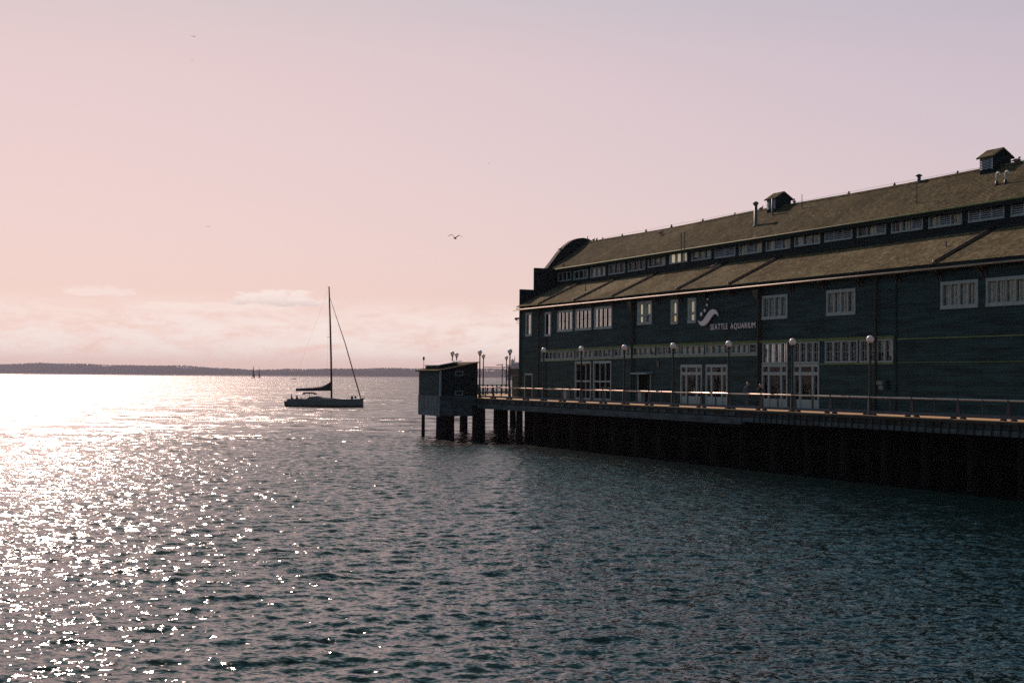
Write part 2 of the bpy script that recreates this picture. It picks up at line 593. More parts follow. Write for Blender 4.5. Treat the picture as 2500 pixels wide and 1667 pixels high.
def build_water():
    rows = []
    d = D0
    while d < D1:
        rows.append(d)
        d += 0.07 + 0.0013 * (d - D0)
    rows.append(D1)
    rows = np.array(rows)
    nc = 760
    ang = np.linspace(-FAN, FAN, nc)
    dd, aa = np.meshgrid(rows, ang, indexing='ij')
    x = dd * np.sin(aa)
    y = dd * np.cos(aa)
    LA, LB = 71.0, 43.0
    hA = wave_tile(1024, LA, 11, 2 * math.pi / 1.7, 0.24, math.pi / 2 + 0.2, 4.0)
    hB = wave_tile(512, LB, 12, 2 * math.pi / 0.9, 0.20, math.pi / 2 - 0.45, 3.0)
    g = wave_tile(256, 400.0, 13, 2 * math.pi / 90, 40, math.pi / 2, 0.5)[0]
    g = g / g.std()
    gust = np.clip(0.92 + 0.20 * sample(g, 400.0, x, y), 0.45, 1.45)
    cr, sr = math.cos(0.5), math.sin(0.5)
    xr, yr = x * cr - y * sr, x * sr + y * cr
    edge = np.clip((D1 - dd) / 45.0, 0, 1) * np.clip((dd - D0) / 3.0, 0, 1) * np.clip((FAN - np.abs(aa)) / 0.03, 0, 1)
    amp = gust * edge
    sA, sB = 0.165, 0.145
    z = (sample(hA[0], LA, x, y) * sA + sample(hB[0], LB, xr, yr) * sB) * amp
    ch = 1.1
    X = x + ch * sample(hA[1], LA, x, y) * sA * amp
    Y = y + ch * sample(hA[2], LA, x, y) * sA * amp
    nr = len(rows)
    co = np.stack([X, Y, z], -1).reshape(-1, 3)
    i = np.arange(nr * nc).reshape(nr, nc)
    q = np.stack([i[:-1, :-1], i[:-1, 1:], i[1:, 1:], i[1:, :-1]], -1).reshape(-1, 4)
    mi = np.zeros(len(q), int)
    # the flat sea all round: inner disc, the rest of the circle, and the open water out to the far shore
    ev, ef = [], []
    base = len(co)

    def pt(dist, a):
        ev.append((dist * math.sin(a), dist * math.cos(a), 0.0))
        return base + len(ev) - 1
    full = [FAN + (2 * math.pi - 2 * FAN) * t / 40 for t in range(41)]
    fanidx = list(range(0, nc, 19))
    if fanidx[-1] != nc - 1:
        fanidx.append(nc - 1)
    c0 = pt(0, 0)
    inner = [int(i[0, k]) for k in fanidx]
    rim_in = [int(i[0, nc - 1])] + [pt(D0, a) for a in full[1:-1]] + [int(i[0, 0])]
    rim_out = [int(i[nr - 1, nc - 1])] + [pt(D1, a) for a in full[1:-1]] + [int(i[nr - 1, 0])]
    for a, b in zip(inner[:-1], inner[1:]):
        ef.append((c0, b, a))
    for k in range(40):
        ef.append((c0, rim_in[k + 1], rim_in[k]))
        ef.append((rim_in[k], rim_in[k + 1], rim_out[k + 1], rim_out[k]))
    ring = [(int(i[nr - 1, k]), float(ang[k])) for k in fanidx] + [(rim_out[k], full[k]) for k in range(1, 40)]
    for dist in (400.0, 1200.0, 4000.0, FAR):
        nxt = [(pt(dist, a), a) for (_, a) in ring]
        for k in range(len(ring)):
            k2 = (k + 1) % len(ring)
            ef.append((ring[k][0], ring[k2][0], nxt[k2][0], nxt[k][0]))
        ring = nxt
    co = np.concatenate([co, np.array(ev)])
    me = bpy.data.meshes.new('water')
    nq = len(q)
    loops = np.concatenate([q[:, ::-1].ravel(), np.array([v for f in ef for v in reversed(f)])])
    tot = np.concatenate([np.full(nq, 4), np.array([len(f) for f in ef])])
    start = np.concatenate([[0], np.cumsum(tot)[:-1]])
    me.vertices.add(len(co))
    me.vertices.foreach_set('co', co.ravel())
    me.loops.add(len(loops))
    me.loops.foreach_set('vertex_index', loops.astype(np.int32))
    me.polygons.add(len(tot))
    me.polygons.foreach_set('loop_start', start.astype(np.int32))
    me.polygons.foreach_set('loop_total', tot.astype(np.int32))
    me.materials.append(water_mat())
    me.update(calc_edges=True)
    me.validate()
    me.polygons.foreach_set('use_smooth', np.ones(len(tot), bool))
    o = link('water', me)
    structure(o)
    if me.polygons[0].normal.z < 0:
        me.flip_normals()


build_water()

# ------------------------------------------------------------------ far shore
SHORE = [(-0.60, 9200), (-0.36, 8900), (-0.24, 8400), (-0.14, 7800), (-0.03, 7000), (0.10, 6600), (0.6, 6400)]
CREST = [(-0.60, .0086), (-0.36, .0080), (-0.331, .0093), (-0.288, .0083), (-0.236, .0082), (-0.205, .0066), (-0.181, .0056), (-0.144, .0064), (-0.10, .0076), (-0.03, .0080), (0.10, .0084), (0.6, .0080)]


def lerp(tab, x):
    return float(np.interp(x, [a for a, _ in tab], [b for _, b in tab]))


def build_shore():
    mb = MB()
    prof = [(0, -0.5), (25, 2.5), (90, 6.0), (320, 0.55), (750, 0.86), (1200, 0.9), (1600, -1.0)]
    n = 420
    ts = [-0.58 + 1.1 * k / n for k in range(n + 1)]
    rows = []
    for t in ts:
        Y0 = lerp(SHORE, t) + 40 * math.sin(t * 60) + 25 * math.sin(t * 190 + 1)
        hh = 1.12 * lerp(CREST, t) * Y0
        wob = 1 + 0.04 * math.sin(t * 90) + 0.03 * math.sin(t * 233 + 2)
        r = []
        for k, (dy, z) in enumerate(prof):
            zz = z if k < 3 else (z * hh * wob - (9 if k > 2 else 0) if z > 0 else -1)
            Yd = Y0 + dy
            r.append((t * Y0 * (Yd / Y0), Yd, zz))
        rows.append(r)
    vs = [p for r in rows for p in r]
    m = len(prof)
    fs, mi = [], []
    for a in range(n):
        for b in range(m - 1):
            fs.append((a * m + b, (a + 1) * m + b, (a + 1) * m + b + 1, a * m + b + 1))
            mi.append(1 if b < 2 else 0)
    mb.v, mb.f, mb.fm = vs, fs, mi
    structure(mb.build('hills', [M['hills'], M['shore']], smooth=True))
    # the woods that cover them: one far mass of firs
    tr = MB()
    rg = random.Random(3)
    for k in range(11000):
        t = rg.uniform(-0.56, 0.5)
        Y0 = lerp(SHORE, t)
        hh = 1.12 * lerp(CREST, t) * Y0
        dy = rg.choice([rg.uniform(120, 320), rg.uniform(320, 900), rg.uniform(650, 800), rg.uniform(700, 780)])
        g = np.interp(dy, [90, 320, 750, 1200], [6, 0.55 * hh - 9, 0.86 * hh - 9, 0.9 * hh - 9])
        h = rg.uniform(5, 11) * (1.0 + 0.3 * math.sin(t * 130) * math.sin(t * 47))
        r = h * rg.uniform(0.35, 0.6)
        X, Yd = t * Y0 * ((Y0 + dy) / Y0), Y0 + dy
        ns = 5
        a0 = rg.uniform(0, 6)
        ring = [(X + r * math.cos(a0 + 6.283 * q / ns), Yd + r * math.sin(a0 + 6.283 * q / ns), g + h * 0.12) for q in range(ns)]
        ring2 = [(X + .55 * r * math.cos(a0 + 6.283 * q / ns), Yd + .55 * r * math.sin(a0 + 6.283 * q / ns), g + h * 0.62) for q in range(ns)]
        vs = ring + ring2 + [(X, Yd, g + h)]
        fs = [(q, (q + 1) % ns, ns + (q + 1) % ns, ns + q) for q in range(ns)] + [(ns + q, ns + (q + 1) % ns, 2 * ns) for q in range(ns)]
        tr.add(vs, fs)
    o = tr.build('forest', M['hills'], fix=False)
    stuff(o)
    o['label'] = 'dark wooded shore on the far side of the bay'


build_shore()

# ------------------------------------------------------------------ haze over the bay
hz = MB().box(-11900, 11900, -11900, 11900, -3.6, 135.0)
haze = hz.build('haze', [])
mt = bpy.data.materials.new('sea_haze')
mt.use_nodes = True
w = NT(mt.node_tree)
mt.node_tree.nodes.remove(mt.node_tree.nodes['Principled BSDF'])
pv = w.n('ShaderNodeVolumePrincipled')
pv.inputs['Density'].default_value = 5.0e-5
pv.inputs['Color'].default_value = (0.62, 0.64, 0.78, 1)
pv.inputs['Anisotropy'].default_value = 0.25
w.l(pv.outputs[0], mt.node_tree.nodes['Material Output'].inputs['Volume'])
haze.data.materials.append(mt)
stuff(haze)

# ------------------------------------------------------------------ the aquarium building
BASE = 3.78
UE = 127.0                          # seaward end of the lower building
U0 = 38.0                           # landward end, out of the frame
bld = Root('aquarium_building', 57.0, UE, BASE, 'long two-storey blue-grey timber building with brown shingle roofs on the pier', 'building')
BP = bld.part


def bracket_u(k):
    return 118.9 - 3.735 * k


openings = []                       # (u0,u1,z0,z1) cut from the facade boards


def window_unit(name, u0, u1, z0, z1, v, sash, trim, fill, glass='glass', muntin=None, casing=0.16, sill=0.16, head=0.16, mull=0.10, blind_mat='blind', label=None, shade_mull=False):
    """One window: frame + mullions as the part; panes, muntins, blinds or louvers as its sub-parts. u0 > u1 (seaward first)."""
    fr = MB()
    a, b = u1 + casing, u0 - casing
    fr.box(v - 0.07, v + 0.12, u1, u0, z1 - head, z1)
    fr.box(v - 0.09, v + 0.12, u1, u0, z0, z0 + sill)
    fr.box(v - 0.065, v + 0.12, u1, a, z0 + sill, z1 - head)
    fr.box(v - 0.065, v + 0.12, b, u0, z0 + sill, z1 - head)
    zi0, zi1 = z0 + sill, z1 - head
    n = sash
    wv = (b - a - mull * (n - 1)) / n
    cells = []
    for k in range(n):
        c1 = b - k * (wv + mull)
        c0 = c1 - wv
        cells.append((c0, c1))
        if k < n - 1:
            fr.box(v - 0.045, v + 0.10, c0 - mull, c0, zi0, zi1, 1 if shade_mull else 0)  # black colour stands in for the mullions' shaded sides and their reflections
    # reveal behind the frame, open at the front, with a dark back wall
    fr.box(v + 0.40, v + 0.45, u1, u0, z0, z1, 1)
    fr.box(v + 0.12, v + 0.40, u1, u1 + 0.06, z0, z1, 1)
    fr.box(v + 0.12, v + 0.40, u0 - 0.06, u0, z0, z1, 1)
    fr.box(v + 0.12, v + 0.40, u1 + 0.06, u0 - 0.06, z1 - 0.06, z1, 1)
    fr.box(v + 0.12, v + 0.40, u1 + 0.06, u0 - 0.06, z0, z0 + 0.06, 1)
    f = BP(name, fr, [M[trim], M['black']])
    if label:
        f['label'] = label
    fills = fill if isinstance(fill, (list, tuple)) else [fill] * n
    for (c0, c1), fl in zip(cells, fills):
        if fl == 'louver':
            lv = MB()
            ns = max(5, int((zi1 - zi0) / 0.115))
            for s in range(ns):
                zc = zi0 + (s + 0.5) * (zi1 - zi0) / ns
                h = (zi1 - zi0) / ns
                lv.hexa([(v - 0.03, c0, zc - h * 0.52), (v - 0.02, c0, zc - h * 0.52), (v - 0.02, c1, zc - h * 0.52), (v - 0.03, c1, zc - h * 0.52),
                         (v + 0.06, c0, zc + h * 0.18), (v + 0.07, c0, zc + h * 0.18), (v + 0.07, c1, zc + h * 0.18), (v + 0.06, c1, zc + h * 0.18)])
            BP('louver', lv, M['louver'], f)
            continue
        BP('pane', MB().box(v - 0.02 if shade_mull else v + 0.055, v - 0.012 if shade_mull else v + 0.062, c0, c1, zi0, zi1), M[glass], f)
        if muntin:
            mt_ = MB()
            nv, nh = muntin
            for q in range(1, nv + 1):
                uu = c0 + (c1 - c0) * q / (nv + 1)
                mt_.box(v - 0.035 if shade_mull else v + 0.03, v - 0.021 if shade_mull else v + 0.053, uu - 0.014, uu + 0.014, zi0, zi1)
            for q in range(1, nh + 1):
                zz = zi0 + (zi1 - zi0) * q / (nh + 1)
                mt_.box(v - 0.033 if shade_mull else v + 0.033, v - 0.022 if shade_mull else v + 0.050, c0, c1, zz - 0.014, zz + 0.014)
            BP('muntin', mt_, M[trim], f)
        if fl in ('blind', 'halfblind'):
            bl = MB()
            p = c1 - 0.02
            lo = zi0 if fl == 'blind' else zi0 + (zi1 - zi0) * rnd.choice([0.25, 0.4])
            while p - 0.10 > c0:
                wd = rnd.uniform(0.085, 0.105)
                if rnd.random() > 0.07:
                    ll = lo if rnd.random() > 0.06 else zi0 + (zi1 - zi0) * 0.35
                    tw = rnd.uniform(-0.02, 0.03)
                    bl.hexa([(v + 0.13 + tw, p - wd, ll), (v + 0.14 + tw, p - wd, ll), (v + 0.14 - tw, p, ll), (v + 0.13 - tw, p, ll),
                             (v + 0.13 + tw, p - wd, zi1), (v + 0.14 + tw, p - wd, zi1), (v + 0.14 - tw, p, zi1), (v + 0.13 - tw, p, zi1)])
                p -= wd + rnd.choice([0.012, 0.02, 0.045])
            if bl.v:
                BP('blind', bl, M[blind_mat], f)
        elif fl in ('lit', 'lit_warm', 'lit_dim', 'shade'):
            mat = {'shade': 'blind'}.get(fl, fl)
            BP('shade', MB().box(v + 0.14, v + 0.15, c0 + 0.02, c1 - 0.02, zi0 + 0.02, zi1 - 0.02), M[mat], f)
    return f


V1 = 57.0
# upper row, seaward to landward: tall slots, three banded windows, lit narrow ones, blinds
upper = [(125.86, 124.43, 9.70, 12.0, 1, 'dark', 'glass_mirror', None), (121.47, 120.11, 9.60, 11.89, 1, 'dark', 'glass_mirror', None),
         (118.78, 115.54, 9.93, 11.91, 4, 'dark', 'glass_mirror', (1, 1)), (115.04, 111.80, 9.97, 11.91, 4, 'dark', 'glass_mirror', (1, 1)),
         (111.29, 107.93, 9.98, 11.94, 4, 'dark', 'glass_mirror', (1, 1)),
         (85.17, 82.07, 9.95, 11.65, 4, 'blind', 'glass', (1, 0)), (77.63, 74.56, 9.95, 11.65, 4, 'blind', 'glass', (1, 0)),
         (66.50, 63.37, 9.94, 11.56, 4, 'blind', 'glass', (1, 0)), (62.73, 59.60, 9.94, 11.56, 4, 'blind', 'glass', (1, 0)),
         (55.3, 52.1, 9.94, 11.56, 4, 'blind', 'glass', (1, 0)), (47.8, 44.7, 9.94, 11.56, 4, 'blind', 'glass', (1, 0))]
for (a, b, z0, z1, n, fl, gl, mu) in upper:
    openings.append((b + 0.02, a - 0.02, z0 + 0.02, z1 - 0.02))
    big = gl == 'glass_mirror' and n == 4
    window_unit('window', a, b, z0, z1, V1, n, 'trim', fl, gl, mu, casing=0.17 if n > 1 else 0.24, mull=0.26 if big else 0.12, head=0.2, sill=0.22, shade_mull=big)
# narrow lit windows: an upper and a lower light in each
for (a, b, z0, z1, pair, fu, fl_) in [(103.45, 102.27, 10.13, 12.07, 0, 'lit', 'lit'), (102.20, 101.02, 10.13, 12.07, 0, 'lit_dim', 'shade'),
                                     (97.99, 96.87, 10.01, 11.97, 0, 'lit', 'lit_warm'), (95.37, 94.15, 10.02, 11.97, 0, 'lit_dim', 'lit_dim')]:
    openings.append((b + 0.02, a - 0.02, z0 + 0.02, z1 - 0.02))
    f = window_unit('window', a, b, z0, z1, V1, 1, 'trim', 'dark', 'glass', None, casing=0.24, head=0.22, sill=0.22)
    zi0, zi1 = z0 + 0.22, z1 - 0.22
    zm = zi0 + 0.33 * (zi1 - zi0)
    BP('rail', MB().box(56.97, 57.053, b + 0.24, a - 0.24, zm, zm + 0.16), M['trim'], f)
    BP('shade', MB().box(57.14, 57.15, b + 0.27, a - 0.27, zm + 0.16, zi1 - 0.04), M['blind' if fu == 'shade' else fu], f)
    BP('shade', MB().box(57.14, 57.15, b + 0.27, a - 0.27, zi0 + 0.03, zm - 0.03), M['blind' if fl_ == 'shade' else fl_], f)

# the long band of windows over the doors


def sag(u):
    return -0.16 * max(0.0, (u - 103.0) / 18.0)


band_a = [(122.24, 118.80, ['dark'] * 4), (118.64, 115.21, ['blind', 'blind', 'halfblind', 'blind']), (114.89, 111.48, ['blind'] * 4),
          (111.33, 107.86, ['dark', 'blind', 'halfblind', 'blind']), (107.57, 104.42, ['halfblind', 'blind', 'blind', 'blind']), (104.10, 100.51, ['blind', 'halfblind', 'blind', 'halfblind']),
          (100.15, 96.72, ['halfblind', 'blind', 'blind', 'blind']), (96.55, 92.99, ['shade'] * 4), (92.75, 89.26, ['blind', 'shade', 'shade', 'halfblind']),
          (89.15, 86.9, ['shade'] * 3), (86.8, 85.76, ['dark'])]
for k, (a, b, fl) in enumerate(band_a):
    s = sag((a + b) / 2)
    z0, z1 = 7.60 + s, 8.29 + s
    openings.append((b + 0.02, a - 0.02, z0 + 0.02, z1 - 0.02))
    window_unit('window', a, b, z0, z1, V1, len(fl), 'trim', fl, 'glass', (1, 1) if 'dark' in fl else None, casing=0.08, mull=0.09, head=0.06, sill=0.08, blind_mat='blind_green')
band_b = [(85.09, 82.03, ['blind'] * 4, 'lit'), (81.37, 78.39, ['dark'] * 4, None), (77.76, 74.32, ['dark'] * 4, None), (74.10, 70.83, ['dark', 'dark', 'halfblind', 'halfblind'], None)]
for k, (a, b, fl, q) in enumerate(band_b):
    openings.append((b + 0.02, a - 0.02, 6.88, 8.27))
    window_unit('window', a, b, 6.86, 8.29, V1, 4, 'trim', fl, 'glass_mirror' if k == 0 else 'glass', (1, 1), casing=0.10, mull=0.17, head=0.07, sill=0.10)

# doors


def door_unit(a, b, z1, kind):
    v = V1
    z0 = BASE
    openings.append((b + 0.02, a - 0.02, z0, z1 - 0.02))
    fr = MB()
    c = 0.14
    wd = a - b
    if kind == 'double':
        x1, x2 = b + wd * 0.245, b + wd * 0.735
        m_ = 0.10
        fr.box(v - 0.07, v + 0.10, b, a, 6.62, z1)
        fr.box(v - 0.06, v + 0.10, b + c, a - c, 6.04, 6.26)
        fr.box(v - 0.065, v + 0.10, b, b + c, z0, 6.62)
        fr.box(v - 0.065, v + 0.10, a - c, a, z0, 6.62)
        for xx in (x1, x2):
            fr.box(v - 0.05, v + 0.09, xx - m_, xx + m_, z0, 6.04)
            fr.box(v - 0.05, v + 0.09, xx - m_, xx + m_, 6.26, 6.62)
        cols = [(b + c, x1 - m_), (x1 + m_, x2 - m_), (x2 + m_, a - c)]
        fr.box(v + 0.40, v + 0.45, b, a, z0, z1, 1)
        f = BP('door', fr, [M['trim'], M['black']])
        for (c0, c1) in cols:
            BP('pane', MB().box(v + 0.03, v + 0.04, c0, c1, 6.26, 6.62), M['glass'], f)
            BP('pane', MB().box(v + 0.03, v + 0.04, c0, c1, 4.40, 6.04), M['glass'], f)
            BP('kick_panel', MB().box(v - 0.02, v + 0.05, c0, c1, z0, 4.40), M['trim'], f)
        BP('handle', MB().tube([(v - 0.10, (x1 + x2) / 2 - 0.5, 4.7), (v - 0.10, (x1 + x2) / 2 - 0.5, 5.1)], 0.02, 6), M['gutter'], f)
    else:
        fr.box(v - 0.07, v + 0.10, b, a, z1 - 0.2, z1)
        fr.box(v - 0.06, v + 0.10, b + c, a - c, 5.38, 5.52)
        fr.box(v - 0.065, v + 0.10, b, b + c, z0, z1 - 0.2)
        fr.box(v - 0.065, v + 0.10, a - c, a, z0, z1 - 0.2)
        fr.box(v - 0.05, v + 0.09, b + c, a - c, z0, z0 + 0.2)
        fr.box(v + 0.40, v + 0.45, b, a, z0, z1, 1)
        iw = a - b - 2 * c
        for q in (1, 2):
            xx = b + c + iw * q / 3
            fr.box(v - 0.03, v + 0.08, xx - 0.03, xx + 0.03, z0 + 0.2, 5.38)
            fr.box(v - 0.03, v + 0.08, xx - 0.03, xx + 0.03, 5.52, z1 - 0.2)
        f = BP('window', fr, [M['trim'], M['black']])
        for q in range(3):
            c0, c1 = b + c + iw * q / 3 + 0.03, b + c + iw * (q + 1) / 3 - 0.03
            BP('pane', MB().box(v + 0.03, v + 0.04, c0, c1, z0 + 0.2, 5.38), M['glass'], f)
            BP('pane', MB().box(v + 0.03, v + 0.04, c0, c1, 5.52, z1 - 0.2), M['glass'], f)


door_unit(115.01, 111.85, 7.21, 'tall')
door_unit(111.38, 108.03, 7.22, 'tall')
door_unit(96.41, 93.25, 6.84, 'double')
door_unit(92.69, 89.69, 6.83, 'double')
door_unit(85.16, 82.04, 6.81, 'double')
door_unit(81.36, 78.42, 6.80, 'double')
# the open doorway under its little hood
openings.append((101.2, 103.25, BASE, 6.06))
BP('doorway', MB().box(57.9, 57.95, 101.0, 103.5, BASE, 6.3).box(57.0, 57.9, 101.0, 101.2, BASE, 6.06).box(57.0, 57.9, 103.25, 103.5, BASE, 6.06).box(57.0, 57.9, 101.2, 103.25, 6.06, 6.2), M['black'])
BP('door_hood', MB().hexa([(56.35, 100.95, 6.08), (57.0, 100.95, 6.16), (57.0, 103.5, 6.16), (56.35, 103.5, 6.08), (56.35, 100.95, 6.17), (57.0, 100.95, 6.27), (57.0, 103.5, 6.27), (56.35, 103.5, 6.17)]), M['trim'])
BP('door_jamb', MB().box(56.93, 57.0, 101.16, 101.24, BASE, 6.08).box(56.93, 57.0, 103.22, 103.30, BASE, 6.08), M['trim'])
# plain service door at the seaward end
sd = BP('door', MB().box(56.93, 57.0, 124.2, 124.3, BASE, 6.13).box(56.93, 57.0, 125.9, 126.0, BASE, 6.13).box(56.93, 57.0, 124.3, 125.9, 5.97, 6.13), M['trim'])
BP('door_leaf', MB().box(56.95, 57.03, 124.3, 125.9, BASE, 5.97), M['siding_dark'], sd)


def siding(name, v, z_lo, z_hi, u_lo, u_hi, holes, pitch=0.19, mat='siding', sagf=None):
    mb = MB()
    n = int(math.ceil((z_hi - z_lo) / pitch))
    for r in range(n):
        za, zb = z_lo + r * pitch, min(z_hi, z_lo + (r + 1) * pitch)
        cuts = sorted({za, zb} | {h[2] for h in holes if za < h[2] < zb} | {h[3] for h in holes if za < h[3] < zb})
        for c0, c1 in zip(cuts[:-1], cuts[1:]):
            zm = (c0 + c1) / 2
            hs = sorted((h[0], h[1]) for h in holes if h[2] < zm < h[3])
            spans, p = [], u_lo
            for h0, h1 in hs:
                if h0 > p:
                    spans.append((p, h0))
                p = max(p, h1)
            if p < u_hi:
                spans.append((p, u_hi))
            va = v - 0.018 * (zb - c0) / pitch
            vb = v - 0.018 * (zb - c1) / pitch
            for s0, s1 in spans:
                # boards come in lengths, each lying a little differently
                q = s0
                while q < s1 - 1e-4:
                    e = min(s1, q + rnd.uniform(3.0, 6.0))
                    if s1 - e < 0.6:
                        e = s1
                    j = rnd.uniform(-0.004, 0.004)
                    mb.add([(va + j, q, c0), (va + j, e, c0), (vb + j, e, c1), (vb + j, q, c1)], [(0, 1, 2, 3)])
                    if c0 == za:
                        mb.add([(va + j, q, c0), (va + j, e, c0), (v + 0.004, e, c0), (v + 0.004, q, c0)], [(0, 3, 2, 1)])
                    q = e
    return stuff(BP(name, mb, M[mat], fix=False))


siding('siding', V1, BASE, 12.32, U0, UE, openings)

# clerestory
V2 = 61.1
cl = [(127.35, 124.31, 15.22, 16.14, ['dark'] * 3), (123.74, 120.66, 15.2, 16.08, ['dark'] * 3), (120.11, 117.09, 15.2, 16.13, ['blind'] * 3), (116.40, 113.28, 15.23, 16.19, ['dark'] * 3),
      (112.70, 109.58, 15.28, 16.26, ['dark'] * 3), (109.04, 106.0, 15.4, 16.34, ['dark', 'halfblind', 'blind']), (105.36, 102.35, 15.45, 16.37, ['lit', 'lit', 'lit_dim']),
      (101.69, 98.64, 15.45, 16.38, ['halfblind', 'blind', 'blind']), (98.08, 95.06, 15.40, 16.36, ['louver', 'louver']), (94.51, 91.35, 15.40, 16.36, ['blind', 'louver', 'blind']),
      (90.81, 87.64, 15.41, 16.39, ['blind', 'louver', 'blind']), (87.10, 83.98, 15.46, 16.39, ['blind'] * 3), (83.44, 80.29, 15.5, 16.45, ['louver'] * 3), (79.76, 76.67, 15.5, 16.44, ['dark', 'blind', 'louver']),
      (76.11, 72.99, 15.47, 16.44, ['blind', 'blind', 'louver']), (72.43, 69.36, 15.45, 16.43, ['blind', 'louver', 'blind']), (68.79, 65.71, 15.48, 16.46, ['louver'] * 3), (65.15, 62.1, 15.48, 16.44, ['louver'] * 3),
      (61.5, 58.5, 15.48, 16.44, ['blind'] * 3), (57.8, 54.8, 15.48, 16.44, ['blind'] * 3), (54.1, 51.1, 15.48, 16.44, ['louver'] * 3)]
holes2 = []
for (a, b, z0, z1, fl) in cl:
    holes2.append((b + 0.02, a - 0.02, z0 + 0.02, z1 - 0.02))
    window_unit('window', a, b, z0, z1, V2, len(fl), 'trim', fl, 'glass', (0, 0), casing=0.10, mull=0.11, head=0.08, sill=0.11)
siding('clerestory_siding', V2, 14.6, 16.62, U0, 128.8, holes2, mat='siding_dark')
BP('inner_wall', MB().box(57.5, 57.6, U0, UE - 0.1, BASE, 12.3).box(61.6, 61.7, U0, 128.7, 14.0, 16.5).box(72.9, 73.0, U0, UE, BASE, 12.4).box(68.8, 68.9, U0, 128.7, 14.0, 16.5).box(57.1, 72.9, U0 - 0.2, U0, BASE, 12.4), M['siding_dark'])

# trim boards


def slanted_board(u_hi, u_lo, zc0, zc1, proud, mat, name='trim_board', z_of=None):
    mb = MB()
    n = max(1, int((u_hi - u_lo) / 3))
    for k in range(n):
        a = u_lo + (u_hi - u_lo) * k / n
        b = u_lo + (u_hi - u_lo) * (k + 1) / n
        sa, sb = (z_of(a), z_of(b)) if z_of else (0, 0)
        mb.hexa([(V1 - proud, a, zc0 + sa), (V1 - 0.002, a, zc0 + sa), (V1 - 0.002, b, zc0 + sb), (V1 - proud, b, zc0 + sb),
                 (V1 - proud, a, zc1 + sa), (V1 - 0.002, a, zc1 + sa), (V1 - 0.002, b, zc1 + sb), (V1 - proud, b, zc1 + sb)])
    return BP(name, mb, M[mat])


slanted_board(122.3, 70.75, 8.31, 8.45, 0.06, 'green', z_of=sag)
slanted_board(122.3, 70.75, 8.45, 8.50, 0.11, 'green', z_of=sag)
slanted_board(122.3, 85.7, 7.44, 7.58, 0.075, 'greysill', z_of=sag)
slanted_board(122.3, 85.7, 7.40, 7.44, 0.05, 'green', z_of=sag)
slanted_board(78.3, 70.75, 6.74, 6.84, 0.075, 'green')
slanted_board(70.4, U0, 8.25, 8.32, 0.06, 'green')
slanted_board(70.4, U0, 6.82, 6.86, 0.05, 'green')
BP('trim_board', MB().box(56.93, 56.998, 78.42, 81.36, 6.81, 6.855).box(56.93, 56.998, 82.04, 85.16, 6.815, 6.855), M['greysill'])
for u in (121.17, 70.54, 104.0, 85.3):
    BP('corner_board', MB().box(56.95, 57.0, u - 0.07, u + 0.07, BASE, 12.3), M['siding_dark'])
BP('corner_board', MB().box(56.94, 57.0, UE - 0.16, UE, BASE, 12.3), M['siding'])
for u, zt in ((122.72, 12.3), (104.25, 12.3), (85.5, 12.3), (72.4, 12.3)):
    BP('downspout', MB().tube([(56.86, u, BASE), (56.86, u, 12.1), (56.5, u, 12.3)], 0.065, 8), M['dark'], smooth=True)
for u in (104.25, 85.55):
    BP('hopper_head', MB().hexa([(56.7, u - 0.16, 11.5), (56.98, u - 0.16, 11.5), (56.98, u + 0.16, 11.5), (56.7, u + 0.16, 11.5),
                                 (56.55, u - 0.4, 12.1), (56.98, u - 0.4, 12.1), (56.98, u + 0.4, 12.1), (56.55, u + 0.4, 12.1)]), M['dark'])
for k in range(-1, 21):
    u = bracket_u(k)
    if u > UE - 1 or u < U0 + 1 or k in (4, 9):
        continue
    br = MB()
    for s in (-0.17, 0.17):
        br.prism([(56.99, 11.55), (56.99, 12.28), (56.5, 12.28), (56.5, 12.16), (56.86, 11.95)], u + s - 0.05, u + s + 0.05)
    BP('eave_bracket', br, M['dark'])

# roofs: stepped shingle courses


def roofsag(u):
    return 0.05 * math.sin(u * 0.21) + 0.035 * math.sin(u * 0.083 + 1)


def roof_mesh(v0, z0, v1, z1, ua, ub, pitch=0.2, waves=True):
    mb = MB()
    L = math.hypot(v1 - v0, z1 - z0)
    n = int(L / pitch)
    nu = int((ub - ua) / 2.2)
    dv, dz = (v1 - v0) / L, (z1 - z0) / L
    nv, nz = -dz, dv                                     # outward normal for v1 > v0
    if nz < 0:
        nv, nz = -nv, -nz

    def P(s, u, lift):
        sg = roofsag(u) if waves else 0
        return (v0 + dv * s + nv * lift, u, z0 + dz * s + nz * lift + sg * (0.3 + 0.7 * s / L))
    for r in range(n):
        s0, s1 = r * L / n, (r + 1) * L / n
        for k in range(nu):
            a = ua + (ub - ua) * k / nu
            b = ua + (ub - ua) * (k + 1) / nu
            mb.add([P(s0, a, 0.022), P(s0, b, 0.022), P(s1, b, 0.006), P(s1, a, 0.006)], [(0, 1, 2, 3)])
            mb.add([P(s0, a, 0.022), P(s0, b, 0.022), P(s0, b, 0.0), P(s0, a, 0.0)], [(0, 3, 2, 1)])
    # sheathing below
    mb.add([P(0, ua, -0.03), P(0, ub, -0.03), P(L, ub, -0.03), P(L, ua, -0.03)], [(0, 1, 2, 3)])
    return mb


